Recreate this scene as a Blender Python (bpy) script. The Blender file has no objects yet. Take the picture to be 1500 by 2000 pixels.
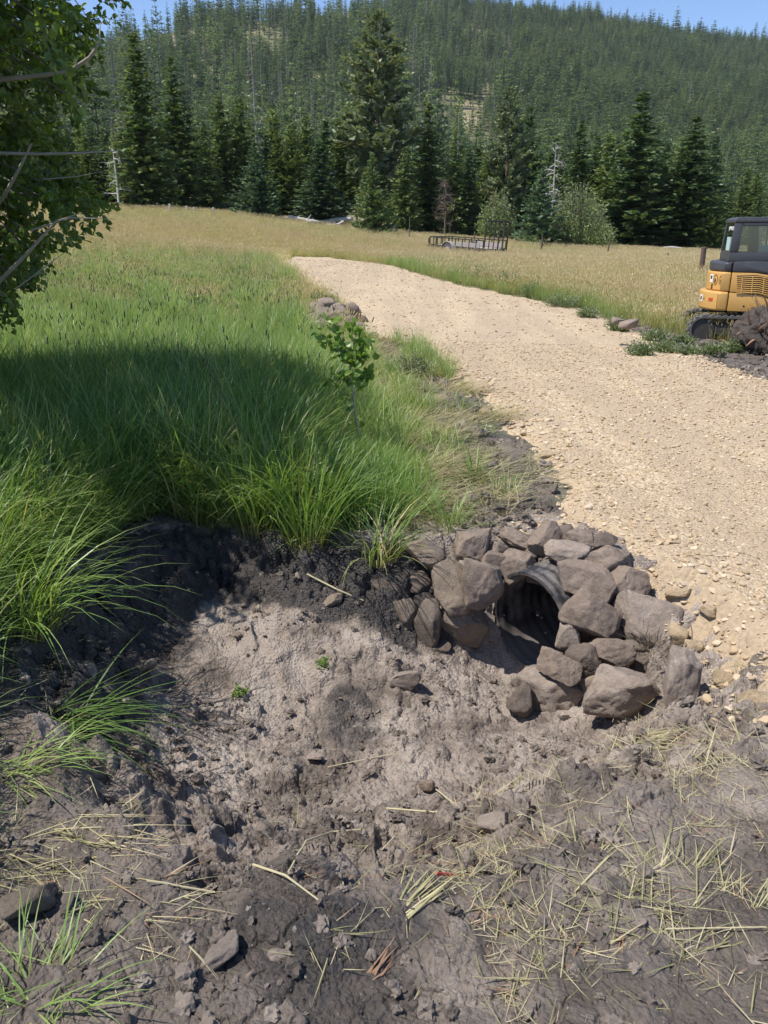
import bpy, bmesh, math, random
import numpy as np
from mathutils import Vector, Matrix, Euler, noise as mnoise

SC = bpy.context.scene
COL = SC.collection
rng = np.random.default_rng(7)
random.seed(7)

# ------------------------------------------------------------------ camera
PITCH = math.radians(20.1)
FPX = 1500.0
CAMZ = 1.6
cam_d = bpy.data.cameras.new('camera')
cam = bpy.data.objects.new('camera', cam_d)
COL.objects.link(cam)
cam.location = (0, 0, CAMZ)
cam.rotation_euler = (math.pi / 2 - PITCH, 0, 0)
cam_d.sensor_fit = 'AUTO'
cam_d.sensor_width = 36.0
cam_d.lens = 36.0 * FPX / 2000.0
cam_d.clip_start = 0.05
cam_d.clip_end = 6000
SC.camera = cam

def ray(px, py):
    u = (px - 750) / FPX
    v = (1000 - py) / FPX
    return np.array([u, math.cos(PITCH) + v * math.sin(PITCH), -math.sin(PITCH) + v * math.cos(PITCH)])

def PY(px, py, Y):
    """point seen at pixel (px,py) of the photograph at forward distance Y"""
    d = ray(px, py)
    p = d * (Y / d[1])
    p[2] += CAMZ
    return p

def project(p):
    p = np.asarray(p, float)
    x = p[..., 0]
    y = p[..., 1]
    z = p[..., 2] - CAMZ
    dep = y * math.cos(PITCH) - z * math.sin(PITCH)
    up = y * math.sin(PITCH) + z * math.cos(PITCH)
    dep = np.where(dep < 0.01, 0.01, dep)
    return 750 + FPX * x / dep, 1000 - FPX * up / dep

# ------------------------------------------------------------------ noise
def _hash(ix, iy, iz, s):
    h = (ix.astype(np.int64) * 374761393 + iy.astype(np.int64) * 668265263 + iz.astype(np.int64) * 2147483647 + s * 974634533) & 0xFFFFFFFF
    h = ((h ^ (h >> 13)) * 1274126177) & 0xFFFFFFFF
    h = ((h ^ (h >> 16)) * 2246822519) & 0xFFFFFFFF
    return (h ^ (h >> 15)) & 0xFFFFFFFF

def vnoise(x, y, z=None, seed=0):
    """gradient noise about -1..1"""
    if z is None:
        z = np.zeros_like(x)
    x0 = np.floor(x); y0 = np.floor(y); z0 = np.floor(z)
    fx = x - x0; fy = y - y0; fz = z - z0
    sx = fx * fx * fx * (fx * (fx * 6 - 15) + 10)
    sy = fy * fy * fy * (fy * (fy * 6 - 15) + 10)
    sz = fz * fz * fz * (fz * (fz * 6 - 15) + 10)
    flat = not np.any(fz)
    out = 0
    for dz in ((0,) if flat else (0, 1)):
        wz = (1 - sz) if dz == 0 else sz
        for dy in (0, 1):
            wy = (1 - sy) if dy == 0 else sy
            for dx in (0, 1):
                wx = (1 - sx) if dx == 0 else sx
                h = _hash(x0 + dx, y0 + dy, z0 + dz, seed)
                a = (h & 1023) / 1023.0 * 2 * np.pi
                c = ((h >> 10) & 1023) / 511.5 - 1
                if flat:
                    g = np.cos(a) * (fx - dx) + np.sin(a) * (fy - dy)
                else:
                    r = np.sqrt(1 - np.minimum(c * c, 1))
                    g = r * np.cos(a) * (fx - dx) + r * np.sin(a) * (fy - dy) + c * (fz - dz)
                out = out + wx * wy * wz * g
    return out * 1.5

def fbm(x, y, z=None, oct=4, seed=0, gain=0.5, lac=2.03):
    a = 1.0; s = 0; f = 1.0; n = 0
    for o in range(oct):
        s = s + a * vnoise(x * f, y * f, None if z is None else z * f, seed + o * 17)
        n += a
        a *= gain; f *= lac
    return s / n * 1.6

def worley(x, y, seed=0):
    """F1, F2, random of nearest cell, offset vector to it"""
    x0 = np.floor(x); y0 = np.floor(y)
    f1 = np.full(x.shape, 9.0); f2 = np.full(x.shape, 9.0)
    rid = np.zeros(x.shape); ox = np.zeros(x.shape); oy = np.zeros(x.shape)
    zz = np.zeros_like(x)
    for dx in (-1, 0, 1):
        for dy in (-1, 0, 1):
            h = _hash(x0 + dx, y0 + dy, zz, seed)
            px = x0 + dx + (h & 1023) / 1023.0
            py = y0 + dy + ((h >> 10) & 1023) / 1023.0
            d = np.hypot(x - px, y - py)
            c = d < f1
            f2 = np.where(c, f1, np.minimum(f2, d))
            rid = np.where(c, ((h >> 20) & 1023) / 1023.0, rid)
            ox = np.where(c, x - px, ox); oy = np.where(c, y - py, oy)
            f1 = np.where(c, d, f1)
    return f1, f2, rid, ox, oy

def sstep(a, b, x):
    t = np.clip((x - a) / (b - a), 0, 1)
    return t * t * (3 - 2 * t)

# ------------------------------------------------------------------ mesh helpers
def mesh_np(name, V, quads=None, tris=None, attrs=None, smooth=False):
    me = bpy.data.meshes.new(name)
    V = np.asarray(V, np.float32)
    me.vertices.add(len(V))
    me.vertices.foreach_set('co', V.ravel())
    nq = 0 if quads is None else len(quads)
    nt = 0 if tris is None else len(tris)
    idx = []
    if nq: idx.append(np.asarray(quads, np.int32).ravel())
    if nt: idx.append(np.asarray(tris, np.int32).ravel())
    if idx:
        idx = np.concatenate(idx)
        me.loops.add(len(idx))
        me.loops.foreach_set('vertex_index', idx)
        me.polygons.add(nq + nt)
        st = np.concatenate([np.arange(nq) * 4, nq * 4 + np.arange(nt) * 3]).astype(np.int32)
        me.polygons.foreach_set('loop_start', st)
        me.polygons.foreach_set('use_smooth', np.full(nq + nt, smooth))
    if attrs:
        for k, a in attrs.items():
            at = me.attributes.new(k, 'FLOAT', 'POINT')
            at.data.foreach_set('value', np.asarray(a, np.float32))
    me.update(calc_edges=True)
    me.validate()
    return me

def link(name, me, mat=None, parent=None, label=None, cat=None, group=None, kind=None, scene=True):
    o = bpy.data.objects.new(name, me)
    if scene:
        COL.objects.link(o)
    if mat is not None and me is not None and not me.materials:
        me.materials.append(mat)
    if parent is not None:
        o.parent = parent
    if label: o['label'] = label
    if cat: o['category'] = cat
    if group: o['group'] = group
    if kind: o['kind'] = kind
    return o

def empty(name, loc, label, cat, group=None, rot=(0, 0, 0), scale=1.0):
    o = link(name, None, label=label, cat=cat, group=group)
    o.empty_display_size = 0.1
    o.location = loc
    o.rotation_euler = rot
    o.scale = (scale,) * 3 if not isinstance(scale, tuple) else scale
    return o

class MB:
    """collects simple shapes into one mesh"""
    def __init__(self):
        self.v = []; self.f = []; self.t = []
    def add(self, vs, fs, tint=0.5):
        b = len(self.v)
        self.v += [tuple(map(float, p)) for p in vs]
        self.f += [tuple(b + i for i in f) for f in fs]
        self.t += [tint] * len(vs)
    def box(self, x0, x1, y0, y1, z0, z1):
        vs = [(x0, y0, z0), (x1, y0, z0), (x1, y1, z0), (x0, y1, z0), (x0, y0, z1), (x1, y0, z1), (x1, y1, z1), (x0, y1, z1)]
        self.add(vs, [(0, 3, 2, 1), (4, 5, 6, 7), (0, 1, 5, 4), (1, 2, 6, 5), (2, 3, 7, 6), (3, 0, 4, 7)])
    def tube(self, pts, rad, n=8, tint=0.5, cap=True):
        pts = [Vector(p) for p in pts]
        if not hasattr(rad, '__len__'): rad = [rad] * len(pts)
        rings = []
        up = Vector((0, 0, 1))
        for i, p in enumerate(pts):
            d = (pts[min(i + 1, len(pts) - 1)] - pts[max(i - 1, 0)]).normalized()
            a = d.cross(up if abs(d.z) < 0.95 else Vector((1, 0, 0))).normalized()
            b = a.cross(d).normalized()
            rings.append([p + (a * math.cos(2 * math.pi * k / n) + b * math.sin(2 * math.pi * k / n)) * rad[i] for k in range(n)])
        vs = [q for r in rings for q in r]
        fs = []
        for i in range(len(pts) - 1):
            for k in range(n):
                k2 = (k + 1) % n
                fs.append((i * n + k, i * n + k2, (i + 1) * n + k2, (i + 1) * n + k))
        if cap:
            fs.append(tuple(range(n)))
            fs.append(tuple((len(pts) - 1) * n + k for k in reversed(range(n))))
        self.add(vs, fs, tint)
    def bar(self, a, b, w, h=None):
        """square bar between two points"""
        a = Vector(a); b = Vector(b); h = h or w
        d = (b - a).normalized()
        s = d.cross(Vector((0, 0, 1)) if abs(d.z) < 0.95 else Vector((0, 1, 0))).normalized()
        u = s.cross(d).normalized()
        vs = []
        for p in (a, b):
            for (i, j) in ((-1, -1), (1, -1), (1, 1), (-1, 1)):
                vs.append(p + s * w / 2 * i + u * h / 2 * j)
        self.add(vs, [(0, 3, 2, 1), (4, 5, 6, 7), (0, 1, 5, 4), (1, 2, 6, 5), (2, 3, 7, 6), (3, 0, 4, 7)])
    def prism(self, prof, y0, y1):
        """profile in x,z extruded from y0 to y1"""
        n = len(prof)
        vs = [(x, y0, z) for x, z in prof] + [(x, y1, z) for x, z in prof]
        fs = [tuple(range(n)), tuple(reversed(range(n, 2 * n)))]
        fs += [((i + 1) % n, i, n + i, n + (i + 1) % n) for i in range(n)]
        self.add(vs, fs)
    def plan(self, prof, z0, z1):
        n = len(prof)
        vs = [(x, y, z0) for x, y in prof] + [(x, y, z1) for x, y in prof]
        fs = [tuple(reversed(range(n))), tuple(range(n, 2 * n))]
        fs += [(i, (i + 1) % n, n + (i + 1) % n, n + i) for i in range(n)]
        self.add(vs, fs)
    def build(self, name, mat, parent=None, bevel=0, smooth=False, seg=2, **kw):
        me = bpy.data.meshes.new(name)
        me.from_pydata(self.v, [], self.f)
        at = me.attributes.new('tint', 'FLOAT', 'POINT')
        at.data.foreach_set('value', np.array(self.t, np.float32))
        bm = bmesh.new(); bm.from_mesh(me)
        bmesh.ops.recalc_face_normals(bm, faces=bm.faces)
        if bevel:
            es = [e for e in bm.edges if len(e.link_faces) == 2 and e.calc_face_angle(0) > 0.5]
            bmesh.ops.bevel(bm, geom=es, offset=bevel, segments=seg, affect='EDGES', profile=0.6)
        if smooth:
            for f in bm.faces: f.smooth = True
            for e in bm.edges:
                if len(e.link_faces) == 2 and e.calc_face_angle(0) > 0.7: e.smooth = False
        bm.to_mesh(me); bm.free()
        return link(name, me, mat, parent, **kw)

# ------------------------------------------------------------------ materials
def _new(name):
    m = bpy.data.materials.new(name)
    m.use_nodes = True
    nt = m.node_tree
    nt.nodes.clear()
    out = nt.nodes.new('ShaderNodeOutputMaterial')
    return m, nt, out

class N:
    def __init__(self, nt): self.nt = nt
    def __call__(self, typ, _in=None, **kw):
        n = self.nt.nodes.new('ShaderNode' + typ)
        for k, v in kw.items(): setattr(n, k, v)
        if _in:
            for k, v in _in.items():
                s = n.inputs[k]
                if hasattr(v, 'is_linked') or hasattr(v, 'links'):
                    self.nt.links.new(v, s)
                else:
                    s.default_value = v
        return n
    def noise(self, vec, scale, detail=5, rough=0.6, dist=0.0):
        return self('TexNoise', {'Vector': vec, 'Scale': scale, 'Detail': detail, 'Roughness': rough, 'Distortion': dist}).outputs['Fac']
    def ramp(self, fac, stops, interp='LINEAR'):
        r = self('ValToRGB', {'Fac': fac})
        r.color_ramp.interpolation = interp
        el = r.color_ramp.elements
        while len(el) < len(stops): el.new(0.5)
        for e, (p, c) in zip(el, stops):
            e.position = p
            e.color = (c, c, c, 1) if not hasattr(c, '__len__') else (*c, 1)
        return r.outputs['Color']
    def mix(self, fac, a, b, mode='MIX'):
        n = self('Mix', data_type='RGBA', blend_type=mode)
        for s, v in ((n.inputs[0], fac), (n.inputs[6], a), (n.inputs[7], b)):
            if hasattr(v, 'links'): self.nt.links.new(v, s)
            else: s.default_value = (*v, 1) if hasattr(v, '__len__') and len(v) == 3 else v
        return n.outputs[2]
    def math(self, op, a, b=0.0, c=0.0, clamp=False):
        n = self('Math', operation=op, use_clamp=clamp)
        for s, v in zip(n.inputs, (a, b, c)):
            if hasattr(v, 'links'): self.nt.links.new(v, s)
            else: s.default_value = v
        return n.outputs[0]
    def attr(self, name): return self('Attribute', attribute_name=name).outputs['Fac']

def leaf_mat(name, stops, trans=0.35, gloss=0.06, rough=0.4, attr='tint', rand=0.35, tcol=(1.25, 1.2, 0.55), along=None, patch=0.0, pscale=0.5):
    m, nt, out = _new(name); n = N(nt)
    t = n.attr(attr)
    rnd = n('ObjectInfo').outputs['Random']
    t = n.math('ADD', t, n.math('MULTIPLY', n.math('SUBTRACT', rnd, 0.5), rand), clamp=True)
    if patch:
        # plants differ from stand to stand
        t = n.math('ADD', t, n.math('MULTIPLY', n.math('SUBTRACT', n.noise(n('ObjectInfo').outputs['Location'], pscale, 4, 0.6), 0.5), patch), clamp=True)
    c = n.ramp(t, stops)
    if along:
        # stems paler / drier towards the base, as the plant grows
        c = n.mix(n.ramp(n.attr('along'), [(0.0, 0.75), (along[1], 0.0)]), c, along[0])
    d = n('BsdfDiffuse', {'Color': c})
    tc = n.mix(1.0, c, tcol, 'MULTIPLY')
    tr = n('BsdfTranslucent', {'Color': tc})
    mx = n('MixShader', {0: trans, 1: d.outputs[0], 2: tr.outputs[0]})
    g = n('BsdfGlossy', {'Color': (1, 1, 1, 1), 'Roughness': rough})
    mx2 = n('MixShader', {0: gloss, 1: mx.outputs[0], 2: g.outputs[0]})
    nt.links.new(mx2.outputs[0], out.inputs[0])
    return m

def plain(name, col, rough=0.5, metal=0.0, noise_amt=0.15, scale=6.0, bump=0.0, bscale=60, dirt=None, dirt_scale=5.0, dirt_lo=0.55, coat=0.0):
    m, nt, out = _new(name); n = N(nt)
    pos = n('TexCoord').outputs['Object']
    f = n.noise(pos, scale, 6, 0.6)
    c = n.mix(f, tuple(max(0, x * (1 - noise_amt)) for x in col), tuple(x * (1 + noise_amt) for x in col))
    if dirt:
        d = n.ramp(n.noise(pos, dirt_scale, 8, 0.7), [(dirt_lo, 0), (dirt_lo + 0.14, 1)])
        c = n.mix(d, c, dirt)
    b = n('BsdfPrincipled', {'Base Color': c, 'Roughness': rough, 'Metallic': metal})
    if coat: b.inputs['Coat Weight'].default_value = coat
    if bump:
        bp = n('Bump', {'Height': n.noise(pos, bscale, 6, 0.65), 'Strength': bump, 'Distance': 0.02})
        nt.links.new(bp.outputs[0], b.inputs['Normal'])
    nt.links.new(b.outputs[0], out.inputs[0])
    return m

# ------------------------------------------------------------------ instancing for the uncountable
def protos(name, objs):
    c = bpy.data.collections.new(name)
    for o in objs: c.objects.link(o)
    return c

def scatter(name, coll, P, R, S, I, label):
    me = bpy.data.meshes.new(name)
    P = np.asarray(P, np.float32)
    me.vertices.add(len(P)); me.vertices.foreach_set('co', P.ravel())
    a = me.attributes.new('rot', 'FLOAT_VECTOR', 'POINT'); a.data.foreach_set('vector', np.asarray(R, np.float32).ravel())
    S = np.asarray(S, np.float32)
    if S.ndim == 1: S = np.repeat(S[:, None], 3, 1)
    a = me.attributes.new('scl', 'FLOAT_VECTOR', 'POINT'); a.data.foreach_set('vector', np.ascontiguousarray(S, np.float32).ravel())
    a = me.attributes.new('idx', 'INT', 'POINT'); a.data.foreach_set('value', np.asarray(I, np.int32))
    o = link(name, me, label=label, kind='stuff')
    ng = bpy.data.node_groups.new(name, 'GeometryNodeTree')
    ng.interface.new_socket('Geometry', in_out='INPUT', socket_type='NodeSocketGeometry')
    ng.interface.new_socket('Geometry', in_out='OUTPUT', socket_type='NodeSocketGeometry')
    nd = ng.nodes; L = ng.links.new
    gi = nd.new('NodeGroupInput'); go = nd.new('NodeGroupOutput')
    ip = nd.new('GeometryNodeInstanceOnPoints'); ci = nd.new('GeometryNodeCollectionInfo')
    ci.inputs['Collection'].default_value = coll
    ci.inputs['Separate Children'].default_value = True
    ci.inputs['Reset Children'].default_value = True
    def na(nm, t):
        x = nd.new('GeometryNodeInputNamedAttribute'); x.data_type = t; x.inputs[0].default_value = nm
        return [s for s in x.outputs if s.enabled][0]
    L(gi.outputs[0], ip.inputs['Points']); L(ci.outputs[0], ip.inputs['Instance'])
    ip.inputs['Pick Instance'].default_value = True
    L(na('idx', 'INT'), ip.inputs['Instance Index'])
    L(na('rot', 'FLOAT_VECTOR'), ip.inputs['Rotation'])
    L(na('scl', 'FLOAT_VECTOR'), ip.inputs['Scale'])
    L(ip.outputs[0], go.inputs[0])
    md = o.modifiers.new('scatter', 'NODES'); md.node_group = ng
    return o
# ------------------------------------------------------------------ terrain
CP = [(0, -6, 0), (-6, -6, 0.05), (6, -6, 0), (-12, 0, 0.1), (12, 0, -0.1), (0, 0, 0.02), (-1.5, 1, 0.03), (1.5, 1, 0.02), (0, 1.3, -0.04),
      (-1.2, 1.9, -0.06), (-2, 3, -0.05), (-3, 6, -0.1), (-1.3, 4.5, -0.12), (0, 5, -0.18), (0.6, 5.2, -0.18), (1.4, 5.0, -0.17), (2.4, 3.6, -0.24),
      (2.2, 2.4, -0.22), (2.5, 1.4, -0.06), (1.4, 1.8, -0.12), (3.6, 5, -0.16), (5, 3, -0.2), (3, 8, -0.2), (0, 8, -0.2), (-4, 10, -0.05), (1, 11, -0.25), (5, 10.5, -0.26),
      (5.5, 13, -0.36), (6.7, 15.5, -0.42), (9, 18, -0.4), (3, 16, -0.25), (-1.5, 16.5, -0.2), (-7, 16, 0.15), (-14, 12, 0.3), (14, 12, -0.3)]
for px, py, Y in [(300, 412, 55), (650, 447, 70), (560, 505, 36), (850, 468, 66), (1200, 487, 66), (1450, 492, 66), (900, 500, 43), (150, 478, 30), (1370, 528, 30),
                  (0, 425, 50), (-500, 420, 55), (750, 520, 28), (1050, 510, 40), (450, 450, 45), (1200, 540, 27), (2200, 520, 60), (1000, 560, 22), (480, 425, 58), (150, 405, 60)]:
    CP.append(tuple(PY(px, py, Y)))
for px, py, Y in [(-900, 400, 140), (100, 405, 140), (750, 432, 140), (1500, 470, 140), (2400, 470, 140), (200, 395, 95), (750, 437, 95), (1250, 478, 95), (1700, 485, 95)]:
    CP.append(tuple(PY(px, py, Y)))
CP = np.array(CP, float)
_d = np.hypot(CP[:, None, 0] - CP[None, :, 0], CP[:, None, 1] - CP[None, :, 1])
_n = len(CP)
_A = np.zeros((_n + 3, _n + 3)); _A[:_n, :_n] = _d
_A[:_n, _n] = 1; _A[:_n, _n + 1:] = CP[:, :2]; _A[_n, :_n] = 1; _A[_n + 1:, :_n] = CP[:, :2].T
_w = np.linalg.solve(_A, np.concatenate([CP[:, 2], [0, 0, 0]]))

def base_z(x, y):
    z = _w[_n] + _w[_n + 1] * x + _w[_n + 2] * y
    for i in range(_n):
        z = z + _w[i] * np.sqrt((x - CP[i, 0]) ** 2 + (y - CP[i, 1]) ** 2 + 0.02)
    return z

PIT = np.array([(-1.42, 4.42, .42), (-1.05, 4.58, .42), (-0.75, 4.5, .42), (-0.45, 4.4, .45), (-0.1, 4.38, .45), (0.3, 4.42, .45), (0.75, 4.42, .42), (1.2, 4.3, .45), (1.6, 4.02, .5),
                (1.88, 3.6, .6), (1.9, 3.1, .7), (1.6, 2.6, .75), (1.1, 2.15, .85), (0.5, 1.75, 1.0), (-.1, 1.5, 1.1), (-0.6, 1.6, .95), (-1.0, 1.95, .7), (-1.4, 2.5, .6),
                (-1.66, 3.1, .5), (-1.68, 3.8, .45)])
FP = np.array([PY(*q) for q in [(450, 1215, 3.98), (300, 1260, 3.72), (600, 1205, 3.98), (720, 1225, 3.95), (850, 1290, 3.85), (990, 1322, 3.98), (1070, 1325, 3.93), (1020, 1290, 4.15), (700, 1350, 3.5), (500, 1400, 3.25), (300, 1400, 3.1),
      (180, 1400, 2.95), (700, 1500, 2.9), (1000, 1450, 3.15), (1250, 1440, 3.05), (900, 1600, 2.5), (500, 1600, 2.45), (1300, 1330, 3.45)]])
_fd = np.hypot(FP[:, None, 0] - FP[None, :, 0], FP[:, None, 1] - FP[None, :, 1]); _m = len(FP)
_B = np.zeros((_m + 3, _m + 3)); _B[:_m, :_m] = np.sqrt(_fd ** 2 + .02); _B[:_m, _m] = 1; _B[:_m, _m + 1:] = FP[:, :2]; _B[_m, :_m] = 1; _B[_m + 1:, :_m] = FP[:, :2].T
_fw = np.linalg.solve(_B, np.concatenate([FP[:, 2], [0, 0, 0]]))
def floor_z(x, y):
    z = _fw[_m] + _fw[_m + 1] * x + _fw[_m + 2] * y
    for i in range(_m):
        z = z + _fw[i] * np.sqrt((x - FP[i, 0]) ** 2 + (y - FP[i, 1]) ** 2 + .02)
    return np.clip(z, -0.95, 0.2)

def poly_sd(x, y, P):
    """signed distance (positive inside) and nearest-edge-interpolated third value"""
    best = np.full(x.shape, 1e9); val = np.zeros(x.shape); ins = np.zeros(x.shape, bool)
    n = len(P)
    for i in range(n):
        a = P[i]; b = P[(i + 1) % n]
        ex, ey = b[0] - a[0], b[1] - a[1]
        t = np.clip(((x - a[0]) * ex + (y - a[1]) * ey) / (ex * ex + ey * ey), 0, 1)
        d = np.hypot(x - a[0] - t * ex, y - a[1] - t * ey)
        c = d < best
        best = np.where(c, d, best)
        if P.shape[1] > 2: val = np.where(c, a[2] + t * (b[2] - a[2]), val)
        cr = ((a[1] > y) != (b[1] > y)) & (x < (b[0] - a[0]) * (y - a[1]) / (b[1] - a[1] + 1e-12) + a[0])
        ins ^= cr
    return np.where(ins, best, -best), val

def pit_w(x, y):
    near = (np.abs(x) < 4) & (y > 0) & (y < 7)
    w = np.zeros(x.shape); sd = np.full(x.shape, -9.0)
    if near.any():
        xn, yn = x[near], y[near]
        jit = 0.10 * fbm(xn * 2.3, yn * 2.3, oct=3, seed=5)
        s, ww = poly_sd(xn, yn, PIT)
        s2 = s + jit * np.clip(ww * 1.2, 0.25, 1)
        w[near] = np.clip(s2 / ww, 0, 1) ** 0.85
        w[near] = w[near] * w[near] * (3 - 2 * w[near]) * 0.6 + 0.4 * w[near]
        sd[near] = s
    return w, sd

PIPE_C = PY(1035, 1217, 3.98); PIPE_AX = np.array([0.80, 0.58, 0.03]); PIPE_AX /= np.linalg.norm(PIPE_AX); PIPE_R = 0.285
def terrain(x, y):
    """smooth terrain without the small lumps"""
    x = np.atleast_1d(np.asarray(x, float)); y = np.atleast_1d(np.asarray(y, float))
    z = base_z(x, y)
    w, sd = pit_w(x, y)
    fl = floor_z(x, y)
    z = z + (np.minimum(fl, z) - z) * w
    # fill heaped over the culvert
    hx_, hy_ = PIPE_AX[:2] / np.hypot(*PIPE_AX[:2])
    s = (x - PIPE_C[0]) * hx_ + (y - PIPE_C[1]) * hy_; l = np.abs(-(x - PIPE_C[0]) * hy_ + (y - PIPE_C[1]) * hx_)
    cov = PIPE_C[2] + PIPE_R + 0.035 - np.clip(l - 0.16, 0, 9) * 1.5
    k = sstep(0.10, 0.22, s) * (s < 2.0)
    return np.where((k > 0) & (cov > z), z + (cov - z) * k, z)

def ground_at(px, py, r0=0.9, r1=140):
    d = ray(px, py)
    t = np.concatenate([np.arange(r0, 12, 0.01), np.geomspace(12, r1, 2500)])
    P = d[None, :] * t[:, None]; P[:, 2] += CAMZ
    h = P[:, 2] - terrain(P[:, 0], P[:, 1])
    k = np.argmax(h < 0) if (h < 0).any() else len(t) - 1
    p = P[k].copy(); p[2] = terrain(p[0], p[1])[0]
    return p

# road outline, as seen, walked on the ground
ROADPX = [(1900, 1560), (1560, 1440), (1440, 1372), (1385, 1310), (1330, 1215), (1240, 1100), (1160, 1050), (1060, 1030), (1110, 965), (1040, 900), (990, 822), (905, 755),
          (850, 705), (790, 668), (700, 652), (690, 610), (640, 580), (592, 548), (545, 512), (575, 501), (640, 502), (700, 510), (800, 530), (900, 558), (1000, 578), (1150, 606), (1250, 652),
          (1350, 692), (1500, 748), (2100, 960), (2600, 1200)]
ROAD = np.array([ground_at(*p)[:2] for p in ROADPX])
ROAD[0] = (2.9, 2.3)
ROADG = np.vstack([ROAD, [(7.5, 2.0)]])

def road_sd(x, y):
    s, _ = poly_sd(x, y, ROADG)
    return s

# dark turned soil beside the road (right) and along the near verge (left)
SOILPX = [[(1190, 612), (1260, 640), (1330, 655), (1420, 668), (1520, 690), (1700, 740), (1700, 860), (1500, 762), (1350, 705), (1250, 665)],
          [(700, 640), (800, 680), (860, 740), (960, 800), (1010, 840), (1060, 900), (1120, 960), (1060, 1040), (960, 1050), (880, 1010), (850, 930), (840, 850), (800, 760), (720, 690)]]
SOIL = [np.array([ground_at(*p)[:2] for p in P]) for P in SOILPX]
MUDFRONT = np.array([(-1.75, 3.9), (-1.45, 4.6), (-0.5, 4.42), (0.2, 4.7), (1.2, 5.0), (2.3, 3.9), (2.7, 2.9), (5, 2.6), (6, -3), (-1.2, -3), (-1.15, 0.9), (-1.35, 1.6), (-1.75, 2.6)])

def mud_lumps(x, y):
    """height detail of churned soil, metres"""
    wx = x + 0.06 * fbm(x * 5, y * 5, oct=4, seed=91); wy = y + 0.06 * fbm(x * 5, y * 5, oct=4, seed=92)
    big = 0.05 * fbm(x * 1.7, y * 1.7, oct=4, seed=11)
    rough = sstep(-0.12, 0.28, fbm(x * 1.5 + 4, y * 1.5, oct=4, seed=61))
    # scraped plates parted by narrow cracks
    f1, f2, rid, ox, oy = worley(wx * 5.5, wy * 5.5, 21)
    a = rid * 19.0
    plate = ((rid - 0.4) * 0.035 + (np.cos(a) * ox + np.sin(a) * oy) * 0.05) * sstep(0.0, 0.12, f2 - f1)
    c1, c2, cid, cx, cy = worley(wx * 13, wy * 13, 25)
    crack = -0.016 * (1 - sstep(0.0, 0.10, c2 - c1)) * (fbm(x * 2.1, y * 2.1, oct=2, seed=29) > -0.1)
    # broken clods: balls with sharp creases between, in three sizes
    def balls(f, seed, keep, hgt):
        qx = x + 0.25 / f * fbm(x * f * .9, y * f * .9, oct=3, seed=seed + 1); qy = y + 0.25 / f * fbm(x * f * .9, y * f * .9, oct=3, seed=seed + 2)
        g1, g2, gid, gx, gy = worley(qx * f, qy * f, seed)
        r = 0.30 + 0.32 * ((gid * 7.3) % 1)
        return np.where(gid < keep, np.sqrt(np.clip(r * r - g1 * g1, 0, None)), 0) * hgt
    b1 = balls(8, 33, .30, .060); b2 = balls(19, 44, .42, .030); b3 = balls(42, 55, .5, .014)
    fine = 0.005 * fbm(x * 34, y * 34, oct=4, seed=71, gain=.6)
    return big + plate * (1 - 0.5 * rough) + crack * (1 - .6 * rough) + b1 * (.10 + rough * .9) + b2 * (.14 + .9 * rough) + b3 * (.3 + .8 * rough) + fine

# ground sheet: fan of rings, fine in front, coarse behind
az = np.concatenate([np.arange(-34, 34.01, 0.09), np.arange(35, 180, 3.0), np.arange(180, 325.9, 3.0)])
az = np.radians(az)
rr = [0.35]
while rr[-1] < 6: rr.append(rr[-1] * 1.0025)
while rr[-1] < 10: rr.append(rr[-1] * 1.006)
while rr[-1] < 22: rr.append(rr[-1] * 1.008)
while rr[-1] < 175: rr.append(rr[-1] * 1.03)
rr = np.array(rr)
A, Rr = np.meshgrid(az, rr)
GX = (np.sin(A) * Rr).ravel(); GY = (np.cos(A) * Rr).ravel()
GZ = terrain(GX, GY)
na, nr = len(az), len(rr)
near = np.hypot(GX, GY) < 24
mud = np.zeros(GX.shape); wet = np.zeros(GX.shape)
edge = 0.22 * fbm(GX[near] * 1.9, GY[near] * 1.9, oct=4, seed=3)
m1, _ = poly_sd(GX[near], GY[near], MUDFRONT)
m = sstep(-0.12, 0.12, m1 + edge * 0.6)
for s in SOIL:
    sd, _ = poly_sd(GX[near], GY[near], s)
    m = np.maximum(m, sstep(-0.15, 0.2, sd + edge))
mud[near] = m
w, psd = pit_w(GX, GY)
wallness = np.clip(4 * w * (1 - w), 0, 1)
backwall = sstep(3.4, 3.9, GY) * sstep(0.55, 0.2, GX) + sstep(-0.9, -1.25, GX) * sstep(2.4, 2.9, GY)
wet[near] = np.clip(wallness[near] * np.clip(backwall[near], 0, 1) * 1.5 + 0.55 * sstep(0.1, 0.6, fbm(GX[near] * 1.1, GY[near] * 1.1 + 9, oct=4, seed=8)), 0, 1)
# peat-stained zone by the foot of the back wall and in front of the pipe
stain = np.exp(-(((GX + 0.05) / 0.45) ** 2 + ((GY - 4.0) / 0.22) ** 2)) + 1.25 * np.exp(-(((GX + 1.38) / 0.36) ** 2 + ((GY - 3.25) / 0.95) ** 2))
wet = np.clip(wet + stain * (0.8 + fbm(GX * 3, GY * 3, oct=3, seed=4)), 0, 1)
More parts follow.
